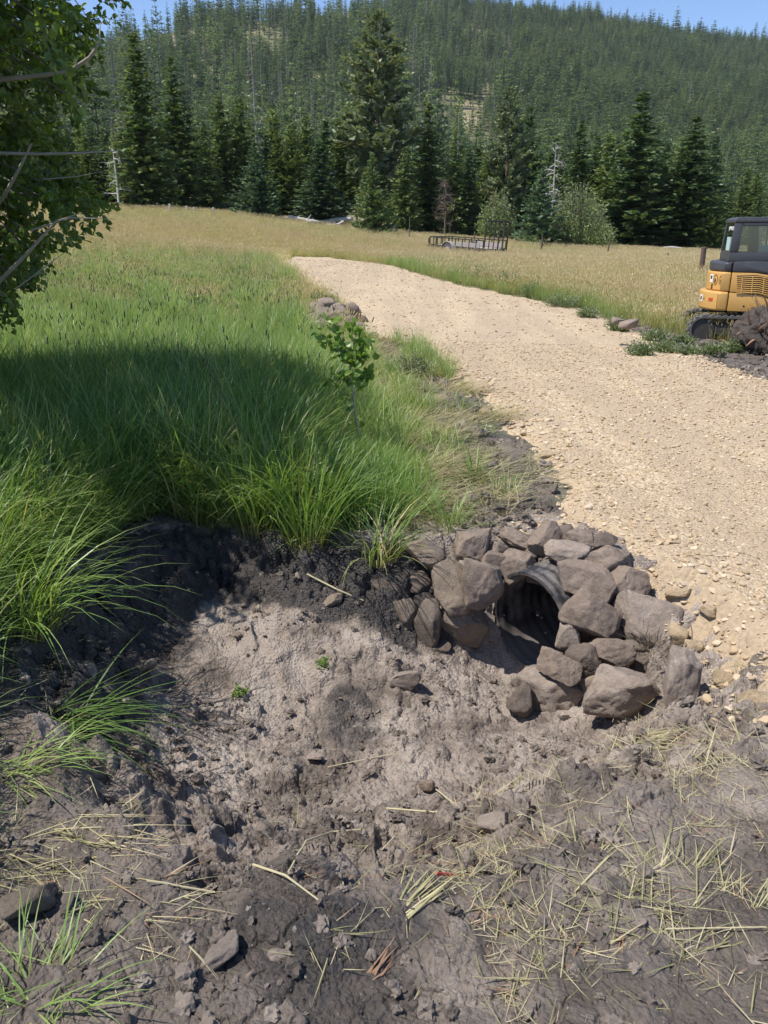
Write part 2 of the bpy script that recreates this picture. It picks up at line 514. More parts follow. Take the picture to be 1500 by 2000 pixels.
# trampled dry loam of the front bank
loam = np.maximum(sstep(0.1, -0.5, psd + 0.3), sstep(2.7, 1.2, GY + 0.9 * fbm(GX * 1.7, GY * 1.7, oct=4, seed=9))) * mud
nm = near & (mud > 0.01)
amp = np.where(psd > 0, 1.0, 0.5)
pm = np.exp(-(((GX - PIPE_C[0] + .05) / .28) ** 2 + ((GY - PIPE_C[1] + .12) / .25) ** 2))
steep = np.clip(wallness * np.clip(backwall, 0, 1) * 1.3, 0, 1)
GZ[nm] += (mud_lumps(GX[nm], GY[nm]) * amp[nm] * mud[nm] * (1 - .8 * pm[nm]) * (1 - .7 * steep[nm]))
GZ[near] += (1 - mud[near]) * 0.035 * fbm(GX[near] * 1.5, GY[near] * 1.5, oct=4, seed=13)
# ragged peat on the walls
nw = near & (wallness > 0.02)
GZ[nw] += wallness[nw] * (0.10 * fbm(GX[nw] * 5, GY[nw] * 5, oct=4, seed=15) + 0.07 * (worley(GX[nw] * 8, GY[nw] * 11, 16)[2] - 0.5))
far = ~near
GZ[far] += 0.12 * fbm(GX[far] * 0.09, GY[far] * 0.09, oct=3, seed=14) * sstep(24, 40, np.hypot(GX[far], GY[far]))
rsd = road_sd(GX, GY)
# the ground ducks under the road sheet
GZ -= 0.05 * sstep(0.12, 0.4, rsd)
dry = np.clip(0.5 + 0.5 * fbm(GX * 0.15, GY * 0.15, oct=4, seed=19), 0, 1)
# on the steep peat faces the lumps stand out sideways, not straight up
G3 = np.stack([GX, GY, GZ], -1).reshape(nr, na, 3)
du = np.roll(G3, -1, 1) - np.roll(G3, 1, 1); dv = np.gradient(G3, axis=0)
NN = np.cross(dv, du); NN /= np.linalg.norm(NN, axis=2, keepdims=True) + 1e-12; NN *= np.sign(NN[..., 2:3] + 1e-9); NN = NN.reshape(-1, 3)
ks = steep > 0.03
q = np.stack([GX, GY, GZ], -1)[ks]
lump = 0.05 * (0.45 - np.abs(fbm(q[:, 0] * 4.5, q[:, 1] * 4.5, q[:, 2] * 4.5, oct=5, seed=81, gain=.55))) + 0.02 * (0.4 - np.abs(fbm(q[:, 0] * 13, q[:, 1] * 13, q[:, 2] * 13, oct=4, seed=82, gain=.6)))
off = NN[ks] * (lump * 1.5 * steep[ks])[:, None]
GX[ks] += off[:, 0]; GY[ks] += off[:, 1]; GZ[ks] += off[:, 2]
i = np.arange(nr - 1)[:, None] * na; j = np.arange(na)[None, :]
j2 = (j + 1) % na
Q = np.stack([i + j, i + na + j, i + na + j2, i + j2], -1).reshape(-1, 4)[:, ::-1]
# the ground is open where the culvert runs through it
rel = np.stack([GX, GY, GZ], -1) - PIPE_C; sal = rel @ PIPE_AX
rad = np.linalg.norm(rel - sal[:, None] * PIPE_AX, axis=1)
inside = (rad < PIPE_R * 1.02) & (sal > -0.01) & (sal < 2.5)
Q = Q[~inside[Q].any(1)]
c = len(GX)
GXc = np.append(GX, 0); GYc = np.append(GY, 0); GZc = np.append(GZ, terrain(0, 0)[0])
T = np.stack([np.full(na, c), (np.arange(na) + 1) % na, np.arange(na)], -1)
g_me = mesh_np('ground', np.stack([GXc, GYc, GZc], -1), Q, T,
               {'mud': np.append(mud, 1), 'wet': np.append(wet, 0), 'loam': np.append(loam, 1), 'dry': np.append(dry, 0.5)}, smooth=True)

def ground_mat():
    m, nt, out = _new('soil_and_turf'); n = N(nt)
    pos = n('NewGeometry').outputs['Position']
    n1 = n.noise(pos, 2.2, 8, 0.65); n2 = n.noise(pos, 9, 8, 0.7); n3 = n.noise(pos, 55, 6, 0.7)
    mixn = n.math('ADD', n.math('MULTIPLY', n1, 0.55), n.math('ADD', n.math('MULTIPLY', n2, 0.3), n.math('MULTIPLY', n3, 0.15)))
    clay = n.ramp(mixn, [(0.34, (0.068, 0.052, 0.042)), (0.43, (0.140, 0.110, 0.089)), (0.51, (0.300, 0.246, 0.204)), (0.64, (0.45, 0.382, 0.325))])
    loamc = n.ramp(mixn, [(0.34, (0.056, 0.045, 0.036)), (0.48, (0.120, 0.097, 0.080)), (0.62, (0.215, 0.176, 0.147))])
    c = n.mix(n.attr('loam'), clay, loamc)
    # pale mineral crusts and rusty spots
    sp = n.ramp(n.noise(pos, 6.5, 10, 0.75), [(0.63, 0), (0.69, 1)])
    c = n.mix(n.math('MULTIPLY', sp, 0.55), c, (0.46, 0.42, 0.385))
    ru = n.ramp(n.noise(n('Mapping', {'Vector': pos, 'Location': (5, 3, 1)}).outputs[0], 3.3, 8, 0.7), [(0.68, 0), (0.74, 1)])
    c = n.mix(n.math('MULTIPLY', ru, 0.5), c, (0.33, 0.22, 0.12))
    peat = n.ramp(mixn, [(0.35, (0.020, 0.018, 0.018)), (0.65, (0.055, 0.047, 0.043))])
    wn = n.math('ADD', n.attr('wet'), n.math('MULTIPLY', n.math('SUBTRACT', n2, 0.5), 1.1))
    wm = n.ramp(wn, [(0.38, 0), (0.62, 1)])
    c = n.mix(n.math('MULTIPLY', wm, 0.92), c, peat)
    turf = n.ramp(mixn, [(0.35, (0.045, 0.05, 0.02)), (0.5, (0.085, 0.09, 0.035)), (0.65, (0.15, 0.14, 0.065))])
    dryt = n.ramp(mixn, [(0.35, (0.14, 0.12, 0.055)), (0.65, (0.27, 0.225, 0.115))])
    far = n('MapRange', {'Value': n('SeparateXYZ', {0: pos}).outputs['Y'], 1: 8.0, 2: 30.0}, clamp=True).outputs[0]
    turf = n.mix(n.math('MULTIPLY', far, n.math('ADD', 0.55, n.math('MULTIPLY', n.attr('dry'), 0.5))), turf, dryt)
    c = n.mix(n.attr('mud'), turf, c)
    b = n('BsdfPrincipled', {'Base Color': c, 'Roughness': n.ramp(wm, [(0, 0.92), (1, 0.62)])})
    hgt = n.math('ADD', n.math('MULTIPLY', n3, 0.6), n.math('MULTIPLY', n.noise(pos, 160, 4, 0.7), 0.5))
    vor = n('TexVoronoi', {'Vector': pos, 'Scale': 38.0}, feature='DISTANCE_TO_EDGE').outputs['Distance']
    v2 = n('TexVoronoi', {'Vector': n.noise and n('VectorMath', {0: pos, 1: n('VectorMath', {0: n('TexNoise', {'Vector': pos, 'Scale': 25.0}).outputs['Color'], 1: (0.03, 0.03, 0.03)}, operation='MULTIPLY').outputs[0]}, operation='ADD').outputs[0], 'Scale': 62.0}).outputs['Distance']
    hgt = n.math('SUBTRACT', hgt, n.math('MULTIPLY', v2, 0.9))
    hgt = n.math('ADD', hgt, n.math('MULTIPLY', n.ramp(vor, [(0, 0), (0.06, 1)]), 0.12))
    bp = n('Bump', {'Height': hgt, 'Strength': 0.9, 'Distance': 0.014})
    nt.links.new(bp.outputs[0], b.inputs['Normal'])
    nt.links.new(b.outputs[0], out.inputs[0])
    return m
GROUND_MAT = ground_mat()
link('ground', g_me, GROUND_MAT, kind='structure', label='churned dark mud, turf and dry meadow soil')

# fast lookup of the finished surface: nearest vertex of the fan
def surf(x, y):
    x = np.atleast_1d(np.asarray(x, float)); y = np.atleast_1d(np.asarray(y, float))
    r = np.hypot(x, y); a = np.degrees(np.arctan2(x, y)) % 360
    aa = np.degrees(az) % 360
    order = np.argsort(aa); k = np.searchsorted(aa[order], a) % na
    k0 = order[k - 1]; k1 = order[k]
    pick = np.where(np.abs(aa[k0] - a) < np.abs(aa[k1] - a), k0, k1)
    q = np.clip(np.searchsorted(rr, r), 1, nr - 1)
    f = np.clip((r - rr[q - 1]) / (rr[q] - rr[q - 1]), 0, 1)
    return GZ[(q - 1) * na + pick] * (1 - f) + GZ[q * na + pick] * f

# ------------------------------------------------------------------ gravel road
def road_h(x, y):
    sd = road_sd(x, y)
    e = sd + 0.16 * fbm(x * 2.1, y * 2.1, oct=4, seed=23)
    h = np.clip(e * 0.28, -0.12, np.interp(y, [3, 12, 25], [0.05, 0.035, 0.012]))
    f1, f2, rid, ox, oy = worley(x * 24, y * 24, 51)
    st = (0.5 - f1) * 0.009 + (rid - 0.5) * 0.006
    # faint wheel ruts along the way the road runs
    return e, h + st * sstep(0.0, 0.1, e) + 0.012 * fbm(x * 3, y * 3, oct=3, seed=24)
raz = np.radians(np.arange(-34, 60, 0.16))
rrr = [2.2]
while rrr[-1] < 12: rrr.append(rrr[-1] * 1.004)
while rrr[-1] < 44: rrr.append(rrr[-1] * 1.010)
rrr = np.array(rrr)
A, Rr = np.meshgrid(raz, rrr)
RX = (np.sin(A) * Rr).ravel(); RY = (np.cos(A) * Rr).ravel()
keep = road_sd(RX, RY) > -0.4
RZ = np.zeros(RX.shape)
e, h = road_h(RX[keep], RY[keep])
RZ[keep] = terrain(RX[keep], RY[keep]) + h
e_all = np.full(RX.shape, -1.0); e_all[keep] = e
na2, nr2 = len(raz), len(rrr)
i = np.arange(nr2 - 1)[:, None] * na2; j = np.arange(na2 - 1)[None, :]
Q = np.stack([i + j, i + j + 1, i + na2 + j + 1, i + na2 + j], -1).reshape(-1, 4)
Q = Q[(e_all[Q] > -0.22).all(1)]
used, inv = np.unique(Q.ravel(), return_inverse=True)
r_me = mesh_np('road', np.stack([RX, RY, RZ], -1)[used], inv.reshape(-1, 4), smooth=True)

def road_mat():
    m, nt, out = _new('crushed_limestone'); n = N(nt)
    pos = n('NewGeometry').outputs['Position']
    v = n('TexVoronoi', {'Vector': n('Mapping', {'Vector': pos, 'Scale': (1, 1, 0.3)}).outputs[0], 'Scale': 42.0, 'Randomness': 1.0})
    cs = n('SeparateXYZ', {0: v.outputs['Color']}).outputs[0]
    n1 = n.noise(pos, 0.9, 6, 0.6); n2 = n.noise(pos, 11, 6, 0.7)
    c = n.ramp(cs, [(0.0, (0.38, 0.275, 0.165)), (0.35, (0.50, 0.375, 0.232)), (0.7, (0.57, 0.445, 0.295)), (1.0, (0.64, 0.525, 0.38))])
    st = n.noise(n('Mapping', {'Vector': pos, 'Rotation': (0, 0, 0.22), 'Scale': (1.6, 0.10, 1)}).outputs[0], 1.0, 5, 0.6)
    c = n.mix(n.ramp(n.math('ADD', n.math('MULTIPLY', n1, .45), n.math('MULTIPLY', st, .55)), [(0.42, 0), (0.55, 0.9)]), c, (0.44, 0.335, 0.225))
    c = n.mix(n.ramp(n2, [(0.55, 0), (0.75, 0.4)]), c, (0.33, 0.235, 0.145))
    b = n('BsdfPrincipled', {'Base Color': c, 'Roughness': 0.95})
    hh = n.math('ADD', n.math('MULTIPLY', v.outputs['Distance'], -1.0), n.math('MULTIPLY', n.noise(pos, 70, 6, 0.7), 0.8))
    bp = n('Bump', {'Height': hh, 'Strength': 0.8, 'Distance': 0.02})
    nt.links.new(bp.outputs[0], b.inputs['Normal'])
    nt.links.new(b.outputs[0], out.inputs[0])
    return m
link('road', r_me, road_mat(), kind='structure', label='tan crushed gravel track')

# ------------------------------------------------------------------ hill
SKYL = [(-900, 260), (-500, 220), (-200, 170), (0, 122), (200, 100), (285, 62), (350, 45), (480, 30), (600, 18), (750, 3), (900, 3), (1050, 14), (1150, 24), (1250, 50), (1300, 62), (1400, 74), (1500, 76), (1700, 80), (2100, 130), (2700, 220)]
sk = []
for px, py in SKYL:
    d = ray(px, py + 12)
    sk.append((math.atan2(d[0], d[1]), math.atan2(d[2], math.hypot(d[0], d[1]))))
sk = np.array(sk)
def crest_R(a):
    return np.interp(np.degrees(a), [-40, -18, 0, 12, 30, 50], [600, 640, 800, 1000, 1250, 1300])
R0 = 150.0
def hill_z(a, r):
    """hill height at azimuth a, distance r"""
    R = crest_R(a); zc = CAMZ + R * np.tan(np.interp(a, sk[:, 0], sk[:, 1]))
    b = base_z(np.sin(a) * R0, np.cos(a) * R0)
    t = (r - R0) / (R - R0)
    up = b + (zc - b) * np.where(t < 1, np.clip(t, 0, 1) ** 1.6, 1 - 0.25 * np.clip(t - 1, 0, 1))
    x = np.sin(a) * r; y = np.cos(a) * r
    return up + sstep(0, 0.25, t) * sstep(1.0, 0.75, t) * 9 * fbm(x * 0.006, y * 0.006, oct=4, seed=31)
ha = np.radians(np.arange(-44, 60.1, 0.35)); hr = np.concatenate([np.geomspace(R0 - 6, 1900, 170)])
A, Rr = np.meshgrid(ha, hr)
HZ = hill_z(A.ravel(), Rr.ravel()); HX = (np.sin(A) * Rr).ravel(); HY = (np.cos(A) * Rr).ravel()
HZ -= 0.6 * (Rr.ravel() < R0)
i = np.arange(len(hr) - 1)[:, None] * len(ha); j = np.arange(len(ha) - 1)[None, :]
Q = np.stack([i + j, i + j + 1, i + len(ha) + j + 1, i + len(ha) + j], -1).reshape(-1, 4)
def hill_mat():
    m, nt, out = _new('hillside_soil'); n = N(nt)
    pos = n('NewGeometry').outputs['Position']
    c = n.ramp(n.noise(pos, 0.03, 8, 0.65), [(0.35, (0.10, 0.105, 0.045)), (0.5, (0.20, 0.18, 0.085)), (0.64, (0.33, 0.265, 0.17))])
    c = n.mix(n.ramp(n.noise(pos, 0.4, 5, 0.6), [(0.45, 0), (0.7, 0.6)]), c, (0.07, 0.085, 0.03))
    b = n('BsdfPrincipled', {'Base Color': c, 'Roughness': 1.0})
    nt.links.new(b.outputs[0], out.inputs[0])
    return m
link('hill', mesh_np('hill', np.stack([HX, HY, HZ], -1), Q, smooth=True), hill_mat(), kind='structure', label='forested mountain slope')

# ------------------------------------------------------------------ light
SUN_EL = math.radians(61.0); SUN_A = math.radians(18.0)   # from the left, a little behind the viewer
sv = Vector((-math.cos(SUN_EL) * math.cos(SUN_A), -math.cos(SUN_EL) * math.sin(SUN_A), math.sin(SUN_EL)))
sd_ = bpy.data.lights.new('sun', 'SUN'); sd_.energy = 4.6; sd_.angle = math.radians(0.5); sd_.color = (1.0, 0.955, 0.885)
so = bpy.data.objects.new('sun', sd_); COL.objects.link(so); so.rotation_euler = sv.to_track_quat('Z', 'Y').to_euler()
wd = bpy.data.worlds.new('World'); SC.world = wd; wd.use_nodes = True
wn_ = wd.node_tree; bg = wn_.nodes['Background']
sky = wn_.nodes.new('ShaderNodeTexSky'); sky.sky_type = 'NISHITA'; sky.sun_disc = False
sky.sun_elevation = SUN_EL; sky.sun_rotation = math.atan2(sv.x, sv.y) % (2 * math.pi); sky.altitude = 2500; sky.air_density = 0.95; sky.dust_density = 0.05; sky.ozone_density = 4.0
wn_.links.new(sky.outputs[0], bg.inputs[0]); bg.inputs[1].default_value = 0.15
SC.view_settings.view_transform = 'Standard'; SC.view_settings.look = 'None'; SC.view_settings.gamma = 1.0; SC.view_settings.exposure = 0.45
SC.cycles.max_bounces = 6; SC.cycles.diffuse_bounces = 3; SC.cycles.transparent_max_bounces = 8
# ------------------------------------------------------------------ boulders
def rock_mat(name, base, dark, pale, fleck=0.66, fleck_amt=0.8, mud_amt=0.5):
    m, nt, out = _new(name); n = N(nt)
    oi = n('ObjectInfo').outputs['Random']
    tc = n('TexCoord').outputs['Object']
    off = n('CombineXYZ', {0: n.math('MULTIPLY', oi, 37.0), 1: n.math('MULTIPLY', oi, 91.0), 2: 0.0}).outputs[0]
    pos = n('VectorMath', {0: tc, 1: off}, operation='ADD').outputs[0]
    n1 = n.noise(pos, 7, 8, 0.7); n2 = n.noise(pos, 30, 8, 0.75); n3 = n.noise(pos, 130, 5, 0.7)
    mm = n.math('ADD', n.math('MULTIPLY', n1, 0.6), n.math('MULTIPLY', n2, 0.4))
    c = n.ramp(mm, [(0.34, dark), (0.48, base), (0.64, tuple(x * 1.35 for x in base))])
    c = n.mix(n.ramp(n3, [(0.35, 0.45), (0.55, 0.0)]), c, tuple(x * 0.55 for x in base))
    # dried mud smears
    md = n.ramp(n.noise(pos, 4.0, 8, 0.7, 1.5), [(0.5, 0), (0.64, 1)])
    c = n.mix(n.math('MULTIPLY', md, mud_amt), c, (0.20, 0.165, 0.138))
    # pale mineral scars
    f = n.ramp(n.noise(pos, 13, 10, 0.8, 0.6), [(fleck, 0), (fleck + 0.05, 1)])
    c = n.mix(n.math('MULTIPLY', f, fleck_amt), c, pale)
    b = n('BsdfPrincipled', {'Base Color': c, 'Roughness': 0.88})
    b.inputs['Specular IOR Level'].default_value = 0.3
    h = n.math('ADD', n.math('MULTIPLY', n2, 0.7), n.math('MULTIPLY', n3, 0.35))
    bp = n('Bump', {'Height': h, 'Strength': 1.0, 'Distance': 0.018})
    nt.links.new(bp.outputs[0], b.inputs['Normal'])
    nt.links.new(b.outputs[0], out.inputs[0])
    return m
ROCK = rock_mat('basalt_rock', (0.262, 0.202, 0.158), (0.125, 0.095, 0.075), (0.42, 0.38, 0.35), 0.69)
ROCKP = rock_mat('scarred_rock', (0.305, 0.245, 0.20), (0.16, 0.125, 0.10), (0.40, 0.365, 0.34), 0.58, 0.85, 0.35)
ROCKT = rock_mat('ochre_rock', (0.28, 0.22, 0.165), (0.135, 0.104, 0.082), (0.42, 0.30, 0.15), 0.6, 0.7, 0.5)
ROCKM = rock_mat('muddy_rock', (0.15, 0.117, 0.093), (0.075, 0.058, 0.047), (0.36, 0.32, 0.29), 0.66, 0.7, 0.8)
CLAYM = rock_mat('damp_clay', (0.24, 0.197, 0.165), (0.14, 0.112, 0.093), (0.33, 0.29, 0.26), 0.66, 0.6, 0.3)
LIME = rock_mat('limestone', (0.42, 0.32, 0.205), (0.29, 0.21, 0.125), (0.55, 0.46, 0.35), 0.6, 0.6, 0.0)

_ico = {}
def ico(sub):
    if sub not in _ico:
        bm = bmesh.new(); bmesh.ops.create_icosphere(bm, subdivisions=sub, radius=1)
        bm.verts.ensure_lookup_table()
        _ico[sub] = (np.array([v.co[:] for v in bm.verts]), np.array([[v.index for v in f.verts] for f in bm.faces]))
        bm.free()
    return _ico[sub]

def rock_mesh(name, size, seed, cuts=9, rough=0.05, sub=4, boxy=0.55):
    r = np.random.default_rng(seed)
    V, F = ico(sub)
    P = V.copy()
    # swell towards a rounded block, then split planes
    m = np.abs(P).max(1, keepdims=True)
    P = P * (1 - boxy) + boxy * P / m * 0.86
    P = P * (1 + 0.20 * fbm(V[:, 0] * 0.9 + seed * 3.1, V[:, 1] * 0.9, V[:, 2] * 0.9, oct=2, seed=seed)[:, None])
    for k in range(cuts):
        nrm = r.normal(size=3); nrm /= np.linalg.norm(nrm)
        d = r.uniform(0.52, 0.88)
        s = P @ nrm - d
        P -= np.where(s > 0, s * 0.92, 0)[:, None] * nrm
    P = P / np.abs(P).max(0)
    nr_ = V
    f = 1.9 / max(size)
    k = seed * 1.7
    D = rough * 1.5 * fbm(V[:, 0] * 2.6 + k, V[:, 1] * 2.6, V[:, 2] * 2.6, oct=6, seed=seed + 5, gain=0.6)
    D -= 0.05 * sstep(0.02, 0.0, np.abs(fbm(V[:, 0] * 1.4 - k, V[:, 1] * 1.4, V[:, 2] * 1.4, oct=3, seed=seed + 6)))
    # chipped pits
    D -= 0.03 * sstep(0.25, 0.6, fbm(V[:, 0] * 4 + k, V[:, 1] * 4, V[:, 2] * 4, oct=3, seed=seed + 8))
    P = P + nr_ * D[:, None]
    P = P * np.array(size)
    return mesh_np(name, P, None, F, smooth=True)

def rock(name, px, py, Y, w, h, roll, label, seed, mat=None, depth=0.8, cuts=9, rough=0.05, group=None, cat='boulder', sub=4, sink=0.0, tilt=0.0, boxy=0.5, yaw=0.0):
    p = PY(px, py, Y)
    dep = Y * math.cos(PITCH) - (p[2] - CAMZ) * math.sin(PITCH)
    sx = w / 2 * dep / FPX; sz = h / 2 * dep / FPX
    me = rock_mesh(name, (sx, max(sx, sz) * depth if depth < 3 else depth, sz), seed, cuts, rough, sub, boxy)
    o = link(name, me, mat or ROCK, label=label, cat=cat, group=group)
    p[2] -= sink
    o.location = p
    # stands in the frame of the sight line: x right, y away, z up, turned by roll about the view
    e = math.atan2(p[2] - CAMZ, math.hypot(p[0], p[1])); a = math.atan2(p[0], p[1])
    R = Matrix.Rotation(-a + yaw, 4, 'Z') @ Matrix.Rotation(e * 0.6 + tilt, 4, 'X') @ Matrix.Rotation(math.radians(-roll), 4, 'Y')
    o.rotation_euler = R.to_euler()
    return o

GR = 'dark boulders stacked around the culvert mouth'
# px, py, Y, w, h, roll(clockwise), material, depth, label
BL = [
 (832, 1077, 4.42, 82, 56, -18, ROCK, .8, 'smooth brown boulder alone at the grass edge, farthest from the road gravel'),
 (925, 1064, 4.62, 80, 78, 5, ROCK, .8, 'squarish brown boulder topping the heap above the grass side of the pipe'),
 (866, 1108, 4.50, 66, 56, -30, ROCK, .7, 'half hidden brown stone tucked beneath the squarish topmost boulder'),
 (882, 1150, 4.28, 92, 116, 28, ROCKT, .6, 'large leaning slab with yellowish crust on its lower edge, beside the pipe'),
 (943, 1140, 4.24, 80, 104, 2, ROCK, .75, 'upright block leaning over the upper lip of the pipe on the grass side'),
 (902, 1219, 4.08, 112, 116, -20, ROCKT, .8, 'big egg-shaped boulder standing on the mud beside the pipe opening'),
 (1007, 1101, 4.52, 74, 70, 25, ROCK, .8, 'rounded grey-brown boulder directly above the pipe'),
 (1067, 1062, 4.78, 68, 84, 5, ROCK, .7, 'pointed boulder peaking against the pale gravel at the top of the heap'),
 (1104, 1083, 4.66, 82, 52, -4, ROCKP, .8, 'smooth oblong boulder with fine white scratches below the pointed one'),
 (1060, 1121, 4.50, 66, 34, -3, ROCK, .9, 'thin flat stone wedged just above the pipe lip'),
 (1142, 1132, 4.40, 112, 68, -10, ROCK, .8, 'broad loaf-shaped boulder resting on the crown of the pipe'),
 (1185, 1094, 4.62, 90, 60, 12, ROCK, .8, 'dark rounded boulder in the upper row against the gravel slope'),
 (1221, 1140, 4.44, 86, 66, 5, ROCK, .8, 'smooth dark boulder with one white nick, at the gravel edge of the heap'),
 (1136, 1054, 4.84, 70, 40, 8, ROCK, .7, 'low rounded stone in the topmost row behind the oblong boulder'),
 (1176, 1058, 4.82, 52, 36, 30, ROCKM, .6, 'dark thin wedge of stone at the end of the topmost row'),
 (1018, 1054, 4.86, 78, 34, -12, ROCK, .7, 'flat brown slab lying in the topmost row above the rounded boulder'),
 (1102, 1043, 4.94, 38, 34, 10, ROCKM, .7, 'small blackish stone peeping out behind the pointed boulder'),
 (1261, 1216, 4.05, 120, 122, 6, ROCKP, .55, 'wide upright slab with pinkish weathered face beside the loose limestone'),
 (1154, 1202, 4.16, 100, 80, -22, ROCK, .8, 'rounded boulder leaning against the road side of the pipe'),
 (1112, 1240, 4.02, 44, 62, -12, ROCKP, .6, 'narrow stone hugging the road side of the pipe opening'),
 (1176, 1226, 4.02, 76, 42, -18, ROCKM, .8, 'dark mossy stone wedged under the wide upright slab'),
 (1092, 1300, 3.84, 84, 52, -24, ROCK, .6, 'triangular slab at the bottom lip of the pipe'),
 (1140, 1298, 3.78, 66, 78, 0, ROCKM, .7, 'mud-streaked stone with withered yellow leaves on it'),
 (1192, 1272, 3.86, 88, 52, -6, ROCK, .8, 'flat-topped dark stone below the wide upright slab'),
 (1076, 1344, 3.56, 140, 84, 6, ROCKP, .8, 'wide overhanging boulder with a deep shaded underside in the front row'),
 (1018, 1374, 3.46, 50, 76, -6, ROCKM, .8, 'small dark block at the mud end of the front row'),
 (1207, 1362, 3.44, 132, 118, 6, ROCKP, .75, 'large pale scarred boulder with a bare twig across it'),
 (1334, 1338, 3.42, 62, 132, 4, ROCKP, .9, 'tall narrow slab standing at the gravel end of the front row'),
 (838, 1216, 4.10, 56, 92, 14, ROCKM, .8, 'mud-caked stone with a white smear beside the egg-shaped boulder'),
 (758, 1153, 4.30, 76, 42, -24, ROCKM, .8, 'long muddy stone half buried under the grass bank'),
 (793, 1198, 4.20, 46, 62, 20, ROCKM, .8, 'small clay-covered stone between the muddy ones'),
 (820, 1142, 4.36, 50, 50, -10, ROCKM, .8, 'small muddy stone under the lone boulder at the grass edge'),
 (973, 1074, 4.78, 36, 32, 0, ROCK, .8, 'fist-sized stone beside the squarish topmost boulder'),
 (962, 1098, 4.50, 52, 46, -8, ROCK, .8, 'small stone filling the gap above the leaning block'),
 (1150, 1330, 3.66, 60, 46, -10, ROCKT, .8, 'small tan stone between the two big front-row boulders'),
 (1275, 1300, 3.70, 74, 60, 10, ROCKM, .8, 'dark stone under tangled roots behind the tall narrow slab'),
 (1236, 1268, 3.95, 60, 50, 0, ROCKM, .8, 'shaded filler stone below the wide upright slab'),
]
for k, (px, py, Y, w, h, ro, mt, dp, lb) in enumerate(BL):
    Y = float(np.interp(py, [1040, 1062, 1100, 1140, 1200, 1250, 1300, 1350, 1380], [4.42, 4.3, 4.2, 4.08, 3.92, 3.78, 3.6, 3.42, 3.3])) + {2: .1, 16: .1, 34: .1, 35: .15, 36: .1, 21: -.02, 4: -.08, 5: -.06, 19: .02, 20: .06, 10: -.05, 18: -.04, 15: .05}.get(k, 0)
    if k in (5, 24, 25, 26, 27, 28, 29, 30, 31): Y = ground_at(px, py + h * .40)[1] + .05
    else: Y -= 0.10 * (px > 1090) + .03 * (px > 1170)
    rock('boulder', px, py, Y, w * (1.14 if k > 6 else 1.04), h * (1.14 if k > 6 else 1.04), ro, lb, 100 + k * 7, mt, dp, cuts=10 + (k * 5) % 9, rough=0.05, group=GR, boxy=0.4 + 0.06 * (k % 5), sub=5 if w > 60 else 4)

for k, (px, py, Y, w, h, ro, lb) in enumerate([(1036, 1078, 4.30, 34, 26, 10, 'small stone chocked between the rounded boulder and the pointed one'), (1150, 1085, 4.25, 34, 26, -20, 'small stone under the topmost row beside the oblong boulder'), (1205, 1062, 4.34, 36, 28, 15, 'small dusty stone at the gravel end of the topmost row'),
        (1195, 1168, 3.98, 40, 30, 0, 'fist-sized stone under the white-nicked dark boulder'), (1232, 1108, 4.2, 34, 26, 25, 'small stone spilled on the gravel above the white-nicked boulder'), (905, 1108, 4.2, 34, 30, -15, 'small stone behind the top of the crusted leaning slab'),
        (990, 1052, 4.40, 34, 24, 0, 'small flat stone between squarish boulder and flat brown slab'), (1080, 1150, 4.02, 34, 22, 5, 'small stone resting on the pipe crown'), (1115, 1325, 3.55, 40, 30, 10, 'small stone behind the overhanging front boulder'), (1255, 1330, 3.42, 36, 34, 0, 'small stone in the gap beside the pale scarred boulder'), (860, 1262, 3.95, 44, 30, 10, 'muddy stone at the foot of the egg-shaped boulder')]):
    if py > 1240: Y = ground_at(px, py + h * .4)[1] + .03
    rock('stone', px, py, Y, w, h, ro, lb, 600 + k * 5, [ROCK, ROCKM, ROCKP][k % 3], .9, group='small stones filling the boulder heap', cat='stone')
# second, distant heap beside the road
BR = [(616, 606, 15.6, 38, 30, -20), (640, 594, 16.2, 34, 26, 15), (664, 601, 16.0, 34, 24, 0), (688, 606, 15.8, 28, 30, 0), (612, 624, 15.0, 30, 26, 0), (636, 614, 15.2, 40, 30, -10), (660, 620, 15.1, 36, 28, 10),
      (684, 628, 14.9, 30, 26, 0), (640, 634, 14.6, 36, 30, 0), (622, 640, 14.4, 30, 26, 0), (670, 644, 14.4, 34, 26, 0), (698, 642, 14.3, 28, 24, 0), (660, 610, 15.5, 30, 26, 0)]
LB2 = ['dark shiny rock at the grass end of the distant heap, tilted upward', 'rounded rock crowning the distant heap by the track', 'flat-topped rock in the top row of the distant heap', 'blocky rock at the gravel end of the distant heap',
       'low rock at the foot of the distant heap on its grass side', 'large slanted rock in the middle of the distant heap', 'squat rock low in the middle of the distant heap', 'rock at the gravel side foot of the distant heap',
       'rock behind the sapling leaves in the distant heap', 'half hidden rock nearest the grass in the distant heap', 'rock behind the sapling top at the base of the distant heap', 'small rock touching tan stones at the distant heap', 'rock wedged in the centre of the distant heap']
for k, ((px, py, Y, w, h, ro), lb) in enumerate(zip(BR, LB2)):
    rock('boulder', px, py, Y, w * 1.1, h * 1.1, ro, lb, 400 + k * 7, ROCK, 0.9, sub=3, group='dark boulders heaped by the far bend of the track')
for k, (px, py, Y, w, h, ro, lb) in enumerate([(1228, 634, 13.4, 42, 20, 12, 'jagged dark rock slab tipping up at the far track edge'),
        (1206, 626, 13.7, 30, 14, 5, 'reddish clod of rock at the far track edge')]):
    rock('rock', px, py, Y, w, h, ro, lb, 500 + k, ROCK, 0.8, sub=3, cat='rock', group='rocks along the far edge of the track')

